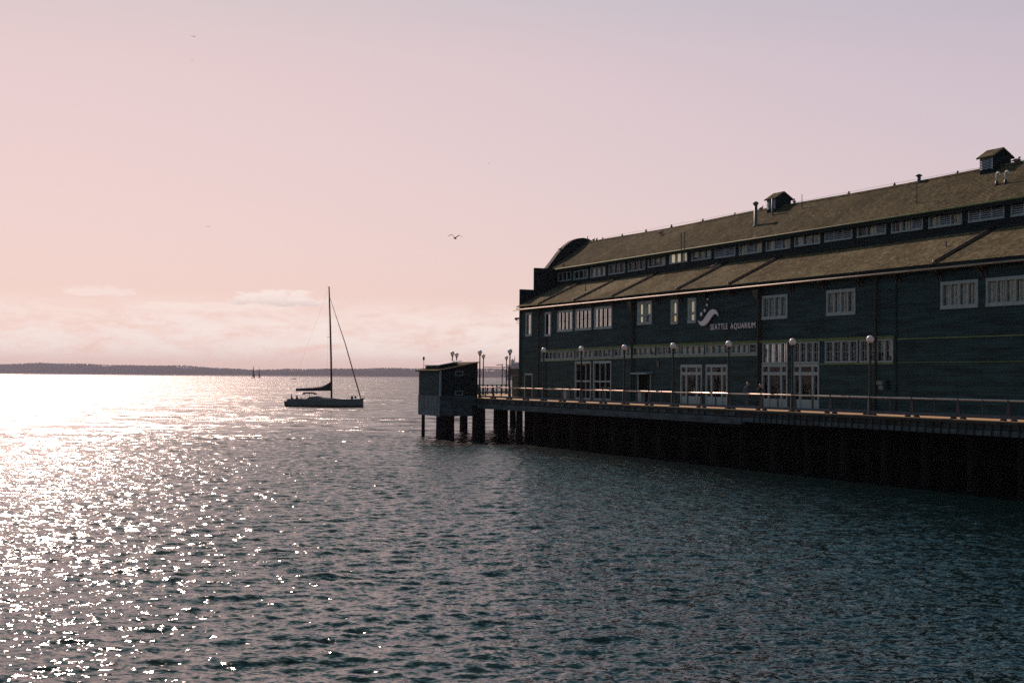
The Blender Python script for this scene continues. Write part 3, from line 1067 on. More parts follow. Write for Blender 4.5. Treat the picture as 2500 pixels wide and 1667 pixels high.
stuff(BP('shingles', roof_mesh(56.42, 12.60, 61.14, 14.90, U0, 127.02), M['shingle_low'], fix=False))
stuff(BP('shingles', roof_mesh(60.72, 16.50, 65.0, 19.43, U0, 128.85), M['shingle'], fix=False))
stuff(BP('shingles', roof_mesh(69.3, 16.50, 65.0, 19.43, U0, 128.85), M['shingle'], fix=False))
stuff(BP('shingles', roof_mesh(73.5, 12.60, 68.8, 14.90, U0, 127.02), M['shingle'], fix=False))
rc = MB()
nr_ = 44
for k in range(nr_):
    ua, ub = U0 + (128.8 - U0) * k / nr_, U0 + (128.8 - U0) * (k + 1) / nr_
    rc.hexa([(64.8, ua, 19.35 + roofsag(ua)), (65.2, ua, 19.35 + roofsag(ua)), (65.2, ub, 19.35 + roofsag(ub)), (64.8, ub, 19.35 + roofsag(ub)),
             (64.93, ua, 19.50 + roofsag(ua)), (65.07, ua, 19.50 + roofsag(ua)), (65.07, ub, 19.50 + roofsag(ub)), (64.93, ub, 19.50 + roofsag(ub))])
BP('ridge_cap', rc, M['shingle'])
# fascia, soffit, gutters
BP('fascia', MB().hexa([(56.40, U0, 12.28), (56.46, U0, 12.28), (56.46, 108, 12.28), (56.40, 108, 12.28), (56.40, U0, 12.60), (56.46, U0, 12.60), (56.46, 108, 12.56), (56.40, 108, 12.56)])
   .hexa([(56.40, 108, 12.28), (56.46, 108, 12.28), (56.46, 127.0, 12.28), (56.40, 127.0, 12.28), (56.40, 108, 12.56), (56.46, 108, 12.56), (56.46, 127.0, 12.46), (56.40, 127.0, 12.46)]), M['siding_dark'])
BP('soffit', MB().box(56.46, 57.0, U0, 127.0, 12.29, 12.33), M['siding_dark'])
BP('gutter', MB().tube([(56.33, U0, 12.33), (56.33, 127.45, 12.30)], 0.06, 10), M['gutter'], smooth=True)
BP('fascia', MB().box(60.68, 60.74, U0, 128.8, 16.22, 16.47).box(60.74, 61.1, U0, 128.8, 16.40, 16.44), M['siding_dark'])
BP('gutter', MB().tube([(60.62, U0, 16.50), (60.62, 128.8, 16.44)], 0.055, 10), M['green'], smooth=True)
BP('wall_cap', MB().box(60.98, 61.07, U0, 128.7, 14.88, 15.0), M['siding_dark'])
# dark ribs running up the lower roof
for u in (121.95, 114.4, 107.1, 96.25, 88.8, 66.5, 51.6):
    rb = MB()
    for du, r in ((0.0, 0.075), (-0.2, 0.04)):
        rb.tube([(56.45, u + du, 12.66 + r + 0.3 * roofsag(u)), (61.05, u + du, 14.92 + r + roofsag(u))], r, 6)
    o = BP('roof_rib', rb, M['rib'])
    BP('rib_cap', MB().ball((56.42, u, 12.74), 0.09, 0.09, 0.09, 8, 6), M['gutter'], o, smooth=True)
# stepped and arched seaward parapet
lo = [(56.9, BASE), (56.9, 14.36), (58.42, 14.36), (58.42, 16.52), (60.6, 16.52), (60.6, 14.0), (69.4, 14.0), (69.4, 16.52), (71.6, 16.52), (71.6, 14.36), (73.1, 14.36), (73.1, BASE)]
BP('end_wall', MB().prism(lo, UE, UE + 0.32), M['siding_dark'])
arch = [(60.55, 14.0), (60.55, 16.55), (61.2, 17.35), (61.9, 18.25), (62.6, 18.97), (63.3, 19.48), (64.0, 19.76), (64.6, 19.84), (65.2, 19.76), (65.8, 19.48), (66.5, 18.97), (67.3, 18.25), (68.2, 17.35), (69.0, 16.55), (69.0, 14.0)]
BP('arched_parapet', MB().prism(arch, 128.85, 129.15), M['siding_dark'])
cap = MB()
for (p, q) in zip(arch[1:-2], arch[2:-1]):
    cap.hexa([(p[0], 128.78, p[1]), (q[0], 128.78, q[1]), (q[0], 129.6, q[1]), (p[0], 129.6, p[1]), (p[0], 128.78, p[1] + 0.09), (q[0], 128.78, q[1] + 0.09), (q[0], 129.6, q[1] + 0.09), (p[0], 129.6, p[1] + 0.09)])
BP('parapet_cap', cap, M['siding_dark'])
BP('end_wall', MB().box(60.6, 60.8, 127.3, 128.85, 14.0, 16.5).box(61.3, 61.4, 120.0, 128.85, 14.0, 14.2), M['siding_dark'])
# floodlight on a bracket at the seaward corner
fl = BP('floodlight', MB().box(56.9, 57.2, 128.0, 128.35, 11.45, 11.62).ball((57.0, 128.3, 11.5), 0.14, 0.2, 0.13), M['dark'])
BP('bracket', MB().tube([(57.0, 127.32, 11.3), (57.0, 127.9, 11.3), (57.0, 128.15, 11.45)], 0.03, 6).tube([(57.0, 127.32, 11.2), (57.0, 127.7, 11.0), (57.0, 128.1, 11.1), (57.0, 128.2, 11.4)], 0.015, 6), M['dark'], fl)


def onroof(v):
    return 16.50 + (v - 60.72) * (19.43 - 16.50) / 4.28


# vents, poles and pipes on the upper roof
z = onroof(62.58)
p1 = BP('vent_pipe', MB().lathe([(0.22, -0.12), (0.2, 0.05), (0.14, 0.12), (0.14, 1.75)], 12, (62.58, 94.54, z)), M['pipe'], smooth=True)
BP('vent_cap', MB().lathe([(0.15, 1.70), (0.22, 1.72), (0.22, 1.88), (0.1, 1.96)], 12, (62.58, 94.54, z)), M['pipe'], p1, smooth=True)
BP('vent_pipe', MB().lathe([(0.12, -0.1), (0.075, 0.06), (0.075, 1.35)], 10, (63.83, 94.08, onroof(63.83))), M['pipe'], smooth=True)
BP('antenna_pole', MB().lathe([(0.07, -0.1), (0.028, 0.08), (0.022, 1.15)], 8, (64.06, 90.45, onroof(64.06))), M['wire'])
BP('antenna_pole', MB().lathe([(0.09, -0.1), (0.028, 0.08), (0.02, 1.4)], 8, (61.96, 74.67, onroof(61.96))), M['wire'])
hv = BP('vent_pipe', MB().lathe([(0.16, -0.15), (0.13, 0.08), (0.13, 0.5)], 10, (64.86, 77.95, 19.3)), M['pipe'], smooth=True)
BP('vent_cap', MB().lathe([(0.13, 0.46), (0.24, 0.5), (0.2, 0.58), (0.05, 0.64)], 12, (64.86, 77.95, 19.3)), M['dark'], hv, smooth=True)
for (v, u) in ((62.64, 68.06), (62.61, 67.27)):
    zz = onroof(v)
    pts = [(v, u, zz - 0.1), (v, u, zz + 0.66)] + [(v - 0.0, u - 0.13 + 0.13 * math.cos(t), zz + 0.66 + 0.13 * math.sin(t)) for t in (0.5, 1.0, 1.57, 2.1, 2.6, 3.14)] + [(v, u - 0.26, zz + 0.56)]
    g = BP('gooseneck_vent', MB().tube(pts, 0.062, 8), M['pvc'], smooth=True)
    BP('pipe_boot', MB().lathe([(0.14, -0.12), (0.085, 0.28)], 10, (v, u, zz)), M['dark'], g, smooth=True)
BP('pole', MB().lathe([(0.05, 0), (0.04, 0.85)], 8, (64.8, 128.2, 19.2)), M['dark'])
BP('pole', MB().lathe([(0.1, -0.1), (0.055, 0.05), (0.055, 0.4)], 8, (58.96, 68.37, 13.83)), M['pipe'])
BP('pole', MB().lathe([(0.14, -0.1), (0.04, 0.08), (0.035, 0.42)], 8, (58.89, 116.86, 13.83)), M['pipe'])
ld = MB()
for u in (102.45, 101.9):
    ld.tube([(60.5, u, 15.0), (60.5, u, 17.9)], 0.035, 6)
for zz in np.arange(15.2, 16.7, 0.3):
    ld.tube([(60.5, 101.9, zz), (60.5, 102.45, zz)], 0.02, 5)
BP('roof_ladder', ld, M['dark'])
# wire along the ridge on small stand-offs
spots = [125.3, 121.2, 116.5, 111.8, 106.4, 101.3, 85.9, 80.7, 74.25, 68.6, 62]
wi = MB()
wi.tube([(65.0, u, 19.62 + (0.02 if i % 2 else 0)) for i, u in enumerate(spots)], 0.008, 4)
BP('ridge_wire', wi, M['wire'])
for u in spots:
    BP('ridge_standoff', MB().box(64.93, 65.07, u - 0.09, u + 0.09, 19.40, 19.56).ball((65, u, 19.63), 0.06, 0.08, 0.08, 6, 5), M['dark'])


# cupolas on the ridge
def cupola(uc):
    hw, hl = 0.72, 0.62                                # half width across, half length along
    zb, ze = 18.75, 20.06
    b = MB().box(65 - hw, 65 + hw, uc - hl, uc + hl, zb, ze)
    b.prism([(65 - hw, ze), (65, ze + 0.47), (65 + hw, ze)], uc - hl, uc + hl)
    c = BP('cupola', b, M['siding_dark'])
    rf = MB()
    oh, ol = hw + 0.17, hl + 0.14
    s = 0.47 / hw
    for sgn in (-1, 1):
        rf.hexa([(65, uc - ol, ze + 0.50), (65, uc + ol, ze + 0.50), (65 + sgn * oh, uc + ol, ze + 0.50 - s * oh), (65 + sgn * oh, uc - ol, ze + 0.50 - s * oh),
                 (65, uc - ol, ze + 0.60), (65, uc + ol, ze + 0.60), (65 + sgn * oh, uc + ol, ze + 0.60 - s * oh), (65 + sgn * oh, uc - ol, ze + 0.60 - s * oh)])
    BP('cupola_roof', rf, M['shingle'], c)
    lv = MB()
    lv.box(65 - hw - 0.04, 65 - hw, uc - hl + 0.05, uc - hl + 0.13, 19.25, 20.0).box(65 - hw - 0.04, 65 - hw, uc + hl - 0.13, uc + hl - 0.05, 19.25, 20.0)
    for k in range(7):
        zc = 19.3 + 0.1 * k
        lv.hexa([(65 - hw - 0.07, uc - hl + 0.13, zc), (65 - hw - 0.06, uc - hl + 0.13, zc), (65 - hw - 0.06, uc + hl - 0.13, zc), (65 - hw - 0.07, uc + hl - 0.13, zc),
                 (65 - hw - 0.01, uc - hl + 0.13, zc + 0.07), (65 - hw, uc - hl + 0.13, zc + 0.07), (65 - hw, uc + hl - 0.13, zc + 0.07), (65 - hw - 0.01, uc + hl - 0.13, zc + 0.07)])
    BP('louver', lv, M['louver'], c)


cupola(94.9)
cupola(70.75)

# meter box, vent hole, small items on the facade
mx = BP('meter_box', MB().box(56.8, 57.0, 71.69, 72.24, 5.47, 5.70).box(56.85, 57.0, 71.69, 72.11, 5.16, 5.43), M['concrete'])
BP('conduit', MB().tube([(56.95, 71.3, 5.2), (56.95, 71.3, 5.75)], 0.14, 10), M['siding_dark'], mx)
BP('wall_vent', MB().box(56.93, 57.0, 99.8, 100.14, 6.65, 7.17), M['dark'])
BP('utility_box', MB().box(56.6, 56.97, 116.05, 116.75, BASE, 4.54), M['bin'])
BP('utility_box', MB().box(56.6, 56.97, 102.1, 102.75, BASE, 4.56), M['bin'])

# ------------------------------------------------------------------ sign: wave emblem, bubbles and the lettering
sg = Root('aquarium_sign', 56.9, 90.0, 9.4, 'raised white lettering and wave emblem on the dark wooden facade', 'sign')
wave = [(93.63, 10.26), (93.45, 10.13), (93.21, 10.08), (92.93, 10.14), (92.61, 10.35), (92.29, 10.59), (91.98, 10.83), (91.66, 10.95), (91.31, 10.97), (91.0, 10.88), (90.8, 10.68), (90.68, 10.36), (90.8, 10.51), (91.0, 10.6), (91.23, 10.61), (91.5, 10.48), (91.74, 10.32), (92.01, 10.08), (92.29, 9.89), (92.6, 9.77), (92.92, 9.75), (93.25, 9.84), (93.49, 10.04)]


def smooth_poly(p, it=2):
    for _ in range(it):
        q = []
        for a, b in zip(p, p[1:] + p[:1]):
            q.append((0.75 * a[0] + 0.25 * b[0], 0.75 * a[1] + 0.25 * b[1]))
            q.append((0.25 * a[0] + 0.75 * b[0], 0.25 * a[1] + 0.75 * b[1]))
        p = q
    return p


sg.part('wave_emblem', MB().prism(smooth_poly(wave), 56.76, 56.84, axis='x'), M['sign'])
for (u, z, r) in ((92.23, 11.76, 0.075), (92.34, 11.32, 0.10), (92.64, 10.92, 0.125), (93.14, 10.66, 0.155)):
    sg.part('bubble', MB().prism([(u + r * math.cos(t * math.pi / 8), z + r * math.sin(t * math.pi / 8)) for t in range(16)], 56.78, 56.84, axis='x'), M['sign'])


def letters(word, u_start, u_end, z0, h):
    """Each letter is its own raised mesh, set seaward to landward from u_start down to u_end."""
    ms = []
    for ch in word:
        cu = bpy.data.curves.new('letter', 'FONT')
        cu.body = ch
        cu.size = 1.0
        cu.extrude = 0.02
        cu.resolution_u = 3
        tmp = bpy.data.objects.new('tmp', cu)
        me = bpy.data.meshes.new_from_object(tmp)
        bpy.data.objects.remove(tmp)
        bpy.data.curves.remove(cu)
        xs = [p.co.x for p in me.vertices]
        ys = [p.co.y for p in me.vertices]
        ms.append((me, min(xs), max(xs), min(ys), max(ys)))
    gap = 0.16
    tot = sum(m[2] - m[1] for m in ms) + gap * (len(ms) - 1)
    s = (u_start - u_end) / tot
    x = 0.0
    for me, x0, x1, y0, y1 in ms:
        for vt in me.vertices:
            lx = (vt.co.x - x0 + x) * s
            ly = vt.co.y / 0.73 * h
            lz = vt.co.z
            vt.co = (56.86 - lz - sg.org[0], u_start - lx - sg.org[1], z0 + ly - sg.org[2])
        me.name = 'letter'
        me.materials.clear()
        me.materials.append(M['sign'])
        o = link('letter', me, sg.e)
        x += x1 - x0 + gap


letters('SEATTLE', 91.9, 89.53, 9.43, 0.44)
letters('AQUARIUM', 89.13, 85.87, 9.42, 0.44)

# ------------------------------------------------------------------ pier
pier = Root('pier', 50.3, 128.0, BASE, 'long timber pier deck on dark piles beneath the blue-grey building', 'pier')
PP = pier.part
deckpoly = [(50.32, 36), (50.32, 136.5), (69.5, 158.0), (84, 158.0), (84, 36)]
PP('deck', MB().prism(deckpoly, 3.62, BASE, axis='z'), M['deck'])
# edge timbers
PP('edge_beam', MB().box(50.22, 50.32, 36, 136.4, 3.64, 3.755), M['fascia2'])
PP('stringer', MB().box(50.36, 50.6, 36, 136.6, 3.33, 3.62), M['fascia2'])
seg = [(36, 64), (64, 77.5), (77.5, 92), (92, 107), (107, 121.4)]
for a, b in seg:
    hi = a >= 77
    PP('edge_beam', MB().box(50.25 if hi else 50.34, 50.6, a + 0.01, b - 0.01, 2.84 if hi else 3.02, 3.30), M['fascia'])
PP('edge_beam', MB().box(50.25, 50.6, 121.41, 136.3, 2.84, 3.30), M['fascia'])
rb = MB()
for k in range(64):
    u = 37 + 0.62 * k
    if u < 77:
        rb.box(50.26, 50.345, u, u + 0.05, 3.02, 3.62)
stuff(PP('edge_stiffener', rb, M['fascia2']))
pl = MB()
for k in range(46):
    u = 78 + 1.27 * k + rnd.uniform(-0.3, 0.3)
    if u < 120:
        pl.box(50.29, 50.355, u, u + rnd.uniform(0.25, 0.7), 3.38, 3.60)
stuff(PP('edge_patch', pl, M['fascia']))
# piles in bents, with caps and a few braces
pm = MB().lathe([(0.30, -2.5), (0.29, 0.4), (0.27, 3.3)], 9).mesh('pile', M['pile'], smooth=True)


def pile(v, u, s=1.0):
    o = link('pile', pm, pier.e, (v - pier.org[0] + rnd.uniform(-.12, .12), u - pier.org[1] + rnd.uniform(-.12, .12), -BASE))
    if s != 1.0:
        o.scale = (s, s, 1)
    return o


rows = [51.9, 53.6, 56.8, 60.2, 64.0, 68.0, 72.5, 77.5]
caps = MB()
k = 0
u = 40.0
while u < 135:
    for v in rows:
        if u > 117 and v < 56.5:
            continue
        if u > 126:
            continue
        pile(v, u + rnd.uniform(-0.15, 0.15), rnd.uniform(0.9, 1.25))
    caps.box(50.65, 80, u - 0.2, u + 0.2, 2.95, 3.32)
    u += 3.6
    k += 1
for v, u, s_ in ((55.5, 138.0, 1.5), (61.8, 144.2, 1.5), (55.6, 128.0, 1.9), (66, 149, 1.3), (70, 153, 1.3), (75, 154, 1.3)):
    pile(v, u, s_)
PP('pile_cap', caps, M['pile'])
bz = MB()
for u in np.arange(43.6, 112, 7.2):
    bz.tube([(51.0, u, 3.0), (56.8, u, 0.6)], 0.11, 6).tube([(56.8, u, 3.0), (64.0, u, 0.5)], 0.11, 6)
for v in (53.6, 60.2, 68.0):
    bz.box(v, v + 0.1, 38, 117, 1.3, 1.6)
PP('brace', bz, M['pile'])
PP('light_block', MB().box(62.0, 62.3, 38, 125, -2, 3.3).box(74.0, 74.3, 38, 125, -2, 3.3).box(57.2, 62.3, 126.2, 126.5, -2, 3.3), M['pile'])  # added dark walls that block the bright water beyond the piles

# ------------------------------------------------------------------ railing along the pier edge
rail = Root('pier_railing', 50.7, 122.0, BASE, 'low dark railing with sunlit steel handrail along the pier edge', 'railing')
RP = rail.part
UR = 121.9
RP('handrail', MB().tube([(50.7, 38, 4.79), (50.7, UR, 4.79)], 0.05, 12), M['railmetal'], smooth=True)
post_m = MB().hexa([(-0.04, -0.17, 0.2), (0.04, -0.17, 0.2), (0.04, 0.17, 0.2), (-0.04, 0.17, 0.2), (-0.03, -0.07, 0.97), (0.03, -0.07, 0.97), (0.03, 0.07, 0.97), (-0.03, 0.07, 0.97)])
post_m.box(-0.055, 0.055, -0.035, 0.035, 0.97, 1.07)
post_me = post_m.mesh('rail_post', M['post'])
slim_me = MB().hexa([(-0.03, -0.06, 0.2), (0.03, -0.06, 0.2), (0.03, 0.06, 0.2), (-0.03, 0.06, 0.2), (-0.025, -0.035, 0.97), (0.025, -0.035, 0.97), (0.025, 0.035, 0.97), (-0.025, 0.035, 0.97)]).box(-0.05, 0.05, -0.025, 0.025, 0.97, 1.06).mesh('rail_post', M['post'])
foot_me = MB().prism([(-0.17, 0), (0.17, 0), (0.08, 0.10), (-0.08, 0.10)], -0.1, 0.1, axis='x').mesh('foot', M['post'])
k = 0
u = 65.05 - 7 * 3.6
while u < UR:
    link('rail_post', post_me, rail.e, (0, u - 122.0, 0))
    if u + 1.8 < UR:
        link('rail_post', slim_me, rail.e, (0, u + 1.8 - 122.0, 0))
    for d in (-0.36, 0.36):
        link('foot', foot_me, rail.e, (0, u + d - 122.0, 0))
    RP('bull_rail', MB().box(50.6, 50.8, u - 3.6 + 0.015, u - 0.015, 3.875, 4.03), M['bullrail'])
    u += 3.6
RP('bull_rail', MB().box(50.6, 50.8, u - 3.6 + 0.015, 121.9, 3.875, 4.03), M['bullrail'])

# the railing round the far end of the pier
end = Root('pier_railing', 60.0, 147.4, BASE, 'dark railing across the seaward end of the pier behind the pier shed', 'railing')
p0, p1 = Vector((51.0, 137.0)), Vector((69.0, 157.3))
EP = end.part
EP('handrail', MB().tube([(p0.x, p0.y, 4.85), (p1.x, p1.y, 4.85)], 0.05, 8), M['post'], smooth=True)
EP('bull_rail', MB().tube([(p0.x, p0.y, 4.0), (p1.x, p1.y, 4.0)], 0.12, 6), M['bullrail'])
EP('middle_rail', MB().tube([(p0.x, p0.y, 4.25), (p1.x, p1.y, 4.25)], 0.03, 6), M['post'])
for k in range(16):
    q = p0.lerp(p1, (k + 0.3) / 16)
    EP('rail_post', MB().box(q.x - 0.07, q.x + 0.07, q.y - 0.05, q.y + 0.05, BASE, 4.85), M['post'])


# ------------------------------------------------------------------ lamp posts
def make_lamp(label):
    t = Root('lamp_post', 50.7, 65.05, BASE - 0.02, label, 'lamp post', 'globe lamp posts along the pier')
    v, u, z = 50.72, 65.05, 3.76
    t.part('post', MB().lathe([(0.17, 0), (0.17, 0.10), (0.13, 0.16), (0.12, 0.9), (0.09, 1.0), (0.075, 1.2), (0.055, 3.9), (0.065, 3.95), (0.11, 4.02), (0.115, 4.08)], 12, (v, u, z)), M['post'], smooth=True)
    t.part('globe', MB().ball((v, u, 8.04), 0.215, 0.215, 0.215, 20, 14), M['globe'], smooth=True)
    t.part('base_plate', MB().box(v - 0.2, v + 0.2, u - 0.22, u + 0.22, z + 0.012, z + 0.06), M['post'])
    return t.e


lamp_labels = ['globe lamp post nearest the meter box, in front of the dark four-light windows',
               'globe lamp post between the two tallest glazed doorways',
               'globe lamp post below the sign lettering, left of the walking couple',
               'globe lamp post just left of the paired double doors with small top panes',
               'globe lamp post left of the hooded dark doorway',
               'globe lamp post in front of the tall six-pane windows',
               'globe lamp post by the seaward corner of the building',
               'tall globe lamp post in front of the distant ship',
               'globe lamp post close beside the pier shed wall',
               'taller of the two globe lamps rising behind the pier shed roof',
               'shorter of the two globe lamps rising behind the pier shed roof',
               'small far globe lamp beside the one at the shed wall',
               'small far globe lamp left of the one before the ship']
lamp0 = make_lamp(lamp_labels[0])
CH = {}
for o in bpy.data.objects:
    if o.parent is not None:
        CH.setdefault(o.parent, []).append(o)
lamp_spots = [(50.7, 65.05), (50.7, 72.52), (50.7, 79.7), (50.7, 86.9), (50.7, 94.1), (50.7, 101.3), (50.7, 108.35), (50.7, 115.42), (50.9, 122.85), (51.1, 130.4), (54.75, 138.5), (60.0, 143.8), (66.3, 151.9)]
for k, (v, u) in enumerate(lamp_spots):
    o = lamp0 if k == 0 else copy_tree(lamp0, CH)
    o.location = W(v, u, BASE - 0.02)
    o['label'] = lamp_labels[k]

# ------------------------------------------------------------------ the shed at the pier corner
sh = Root('pier_shed', 48.65, 125.4, 2.1, 'small dark shed with sloping roof standing out over the water at the pier corner', 'shed')
SP = sh.part
v0, v1, u0, u1 = 46.85, 50.5, 122.5, 128.2
zf, zb_ = 6.28, 7.02


def shed_boards(face):
    mb = MB()
    n = 17
    for r in range(n):
        za, zb = 3.98 + r * 0.18, 3.98 + (r + 1) * 0.18
        if face == 'sea':
            zb = min(zb, zf)
            if za >= zf:
                break
            mb.add([(v0 - 0.02, u0, za), (v0 - 0.02, u1, za), (v0, u1, zb), (v0, u0, zb)], [(0, 1, 2, 3)])
            mb.add([(v0 - 0.02, u0, za), (v0 - 0.02, u1, za), (v0 + .01, u1, za), (v0 + .01, u0, za)], [(0, 1, 2, 3)])
        else:
            def top(v):
                return zf + (zb_ - zf) * (v - v0) / (v1 - v0)
            a = v0
            if za > zf:
                a = v0 + (za - zf) / (zb_ - zf) * (v1 - v0)
            if a >= v1:
                break
            b2 = v0 if zb <= zf else min(v1, v0 + (zb - zf) / (zb_ - zf) * (v1 - v0))
            if b2 > a + 1e-4:
                mb.add([(a, u0 - 0.02, za), (v1, u0 - 0.02, za), (v1, u0, min(zb, zb_)), (b2, u0, min(zb, top(b2) if zb > zf else zb))], [(0, 1, 2, 3)])
            else:
                mb.add([(a, u0 - 0.02, za), (v1, u0 - 0.02, za), (v1, u0, min(zb, zb_)), (a, u0, zb)], [(0, 1, 2, 3)])
            mb.add([(a, u0 - 0.02, za), (v1, u0 - 0.02, za), (v1, u0 + .01, za), (a, u0 + .01, za)], [(0, 1, 2, 3)])
    return mb


SP('wall', MB().prism([(v0 + 0.02, 3.98), (v0 + 0.02, zf), (v1, zb_), (v1, 3.98)], u0 + 0.02, u1), M['siding_dark'])
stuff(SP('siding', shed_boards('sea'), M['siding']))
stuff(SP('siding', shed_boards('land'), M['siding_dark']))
SP('corner_board', MB().box(v0 - 0.05, v0 + 0.09, u0 - 0.05, u0 + 0.09, 3.98, zf), M['trim'])
SP('corner_board', MB().box(v1 - 0.06, v1 + 0.04, u0 - 0.05, u0 + 0.04, BASE, zb_), M['siding_dark'])
# corrugated skirt down to the piles
n = 30
for (a, b) in (((v0 - 0.03, u1 + 0.02), (v0 - 0.03, u0 - 0.03)), ((v0 - 0.03, u0 - 0.03), (v1, u0 - 0.03))):
    mb = MB()
    d = Vector((b[0] - a[0], b[1] - a[1])).normalized()
    nrm = Vector((-d.y, d.x))
    L = math.hypot(b[0] - a[0], b[1] - a[1])
    if nrm.dot(Vector((-1, -1))) < 0:
        nrm = -nrm
    for k in range(n):
        s0, s1 = L * k / n, L * (k + 1) / n
        o0 = 0.0 if k % 2 else 0.025
        p = [(a[0] + d.x * s + nrm.x * o0, a[1] + d.y * s + nrm.y * o0) for s in (s0, s1)]
        q = [(a[0] + d.x * s - nrm.x * 0.08, a[1] + d.y * s - nrm.y * 0.08) for s in (s0, s1)]
        zl = 2.1 + (0.03 if k % 5 == 0 else 0)
        mb.hexa([(*p[0], zl), (*p[1], zl), (*q[1], zl), (*q[0], zl), (*p[0], 3.98), (*p[1], 3.98), (*q[1], 3.98), (*q[0], 3.98)])
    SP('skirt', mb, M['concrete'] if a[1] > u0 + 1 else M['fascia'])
SP('floor', MB().box(v0 + 0.06, v1, u0 + 0.06, u1, 2.4, 3.97), M['pile'])
sl = (zb_ - zf) / (v1 - v0)
SP('roof', MB().hexa([(v0 - 0.3, u0 - 0.12, zf - 0.3 * sl), (v1 + 0.15, u0 - 0.12, zb_ + 0.15 * sl), (v1 + 0.15, u1 + 0.25, zb_ + 0.15 * sl), (v0 - 0.3, u1 + 0.25, zf - 0.3 * sl),
                      (v0 - 0.3, u0 - 0.12, zf - 0.3 * sl + 0.1), (v1 + 0.15, u0 - 0.12, zb_ + 0.15 * sl + 0.1), (v1 + 0.15, u1 + 0.25, zb_ + 0.15 * sl + 0.1), (v0 - 0.3, u1 + 0.25, zf - 0.3 * sl + 0.1)]), M['shingle'])
ha, hb, hu0, hu1 = 47.15, 49.0, 123.6, 127.3
hh = SP('roof_hatch', MB().prism([(ha, 6.3), (ha, 6.74), (hb, 7.05), (hb, 6.6)], hu0, hu1), M['siding_dark'])
SP('hatch_lid', MB().hexa([(ha - 0.1, hu0 - 0.12, 6.76), (hb + 0.35, hu0 - 0.12, 7.19), (hb + 0.35, hu1 + 0.1, 7.19), (ha - 0.1, hu1 + 0.1, 6.76),
                           (ha - 0.1, hu0 - 0.12, 6.83), (hb + 0.35, hu0 - 0.12, 7.26), (hb + 0.35, hu1 + 0.1, 7.26), (ha - 0.1, hu1 + 0.1, 6.83)]), M['brightpanel'], hh)
for (a, b, z0, z1) in ((48.29, 49.08, 5.84, 6.26), (48.31, 49.09, 4.03, 4.45)):
    f = MB()
    f.box(a, b, u0 - 0.06, u0 + 0.02, z1 - 0.06, z1).box(a, b, u0 - 0.06, u0 + 0.02, z0, z0 + 0.06).box(a, a + 0.06, u0 - 0.06, u0 + 0.02, z0 + 0.06, z1 - 0.06).box(b - 0.06, b, u0 - 0.06, u0 + 0.02, z0 + 0.06, z1 - 0.06)
    wf = SP('window', f, M['trim'])
    SP('pane', MB().box(a + 0.06, b - 0.06, u0 - 0.035, u0 - 0.025, z0 + 0.06, z1 - 0.06), M['glass'], wf)
SP('aerial', MB().tube([(47.2, 127.9, 6.3), (47.2, 127.9, 7.5)], 0.02, 6).box(47.13, 47.27, 127.83, 127.97, 7.3, 7.62), M['wire'])
for v, u, r in ((47.1, 127.6, 0.16), (47.45, 123.5, 0.55), (48.25, 124.1, 0.6), (50.55, 122.1, 0.6)):
    SP('pile', MB().lathe([(r * 1.08, -2.5), (r * 1.05, 0.3), (r, 3.1 if v > 50.4 else 2.45)], 12, (v, u, 0)), M['pile'], smooth=True)
SP('drain_pipe', MB().tube([(48.4, 122.9, 2.2), (48.4, 122.9, 1.7), (49.2, 122.9, 1.7), (49.2, 122.9, 2.2)], 0.06, 6), M['dark'])

# ------------------------------------------------------------------ booth, mast arm behind the building corner
bo = Root('ticket_booth', 57.5, 131.5, BASE, 'dark green booth behind the seaward corner of the building', 'booth')
bo.part('wall', MB().box(58.7, 61.4, 129.6, 133.0, BASE, 5.85), M['booth'])
bo.part('roof', MB().box(58.55, 61.6, 129.4, 133.2, 6.02, 6.62), M['booth_hi'])
bo.part('roof', MB().box(58.6, 61.5, 129.5, 133.1, 5.85, 6.02), M['dark'])
bo.part('window', MB().box(58.66, 58.7, 131.0, 131.5, 5.0, 5.3), M['black'])
bo.part('frame_post', MB().tube([(58.4, 133.2, BASE), (58.4, 133.2, 6.75)], 0.04, 6).tube([(57.2, 137.0, 6.75), (58.6, 130.0, 6.75)], 0.05, 6), M['dark'])
ps = Root('mast_arm_pole', 64.97, 150.0, BASE, 'slim dark pole with a short side arm at the seaward end of the pier', 'pole')
ps.part('pole', MB().tube([(64.97, 150, BASE), (64.97, 150, 7.28)], 0.055, 8), M['post'])
ps.part('arm', MB().tube([(64.97, 150, 7.18), (64.35, 150.3, 7.16)], 0.045, 6), M['post'])
ps.part('bracket', MB().tube([(64.97, 150, 6.5), (65.25, 149.9, 6.95)], 0.035, 6), M['post'])


# ------------------------------------------------------------------ people
def skin_body(name, joints, edges, radii, mat, parent, loc=(0, 0, 0)):
    bm = bmesh.new()
    lay = bm.verts.layers.skin.verify()
    vs = [bm.verts.new(p) for p in joints]
    for i, j in edges:
        bm.edges.new((vs[i], vs[j]))
    for i, r in enumerate(radii):
        vs[i][lay].radius = r if isinstance(r, tuple) else (r, r)
        vs[i][lay].use_root = i == 0
    me = bpy.data.meshes.new(name)
    bm.to_mesh(me)
    bm.free()
    o = link(name, me, parent, loc)
    md = o.modifiers.new('skin', 'SKIN')
    md.use_smooth_shade = True
    o.modifiers.new('sub', 'SUBSURF').levels = 2
    o.modifiers['sub'].render_levels = 2
    me.materials.append(mat)
    return o


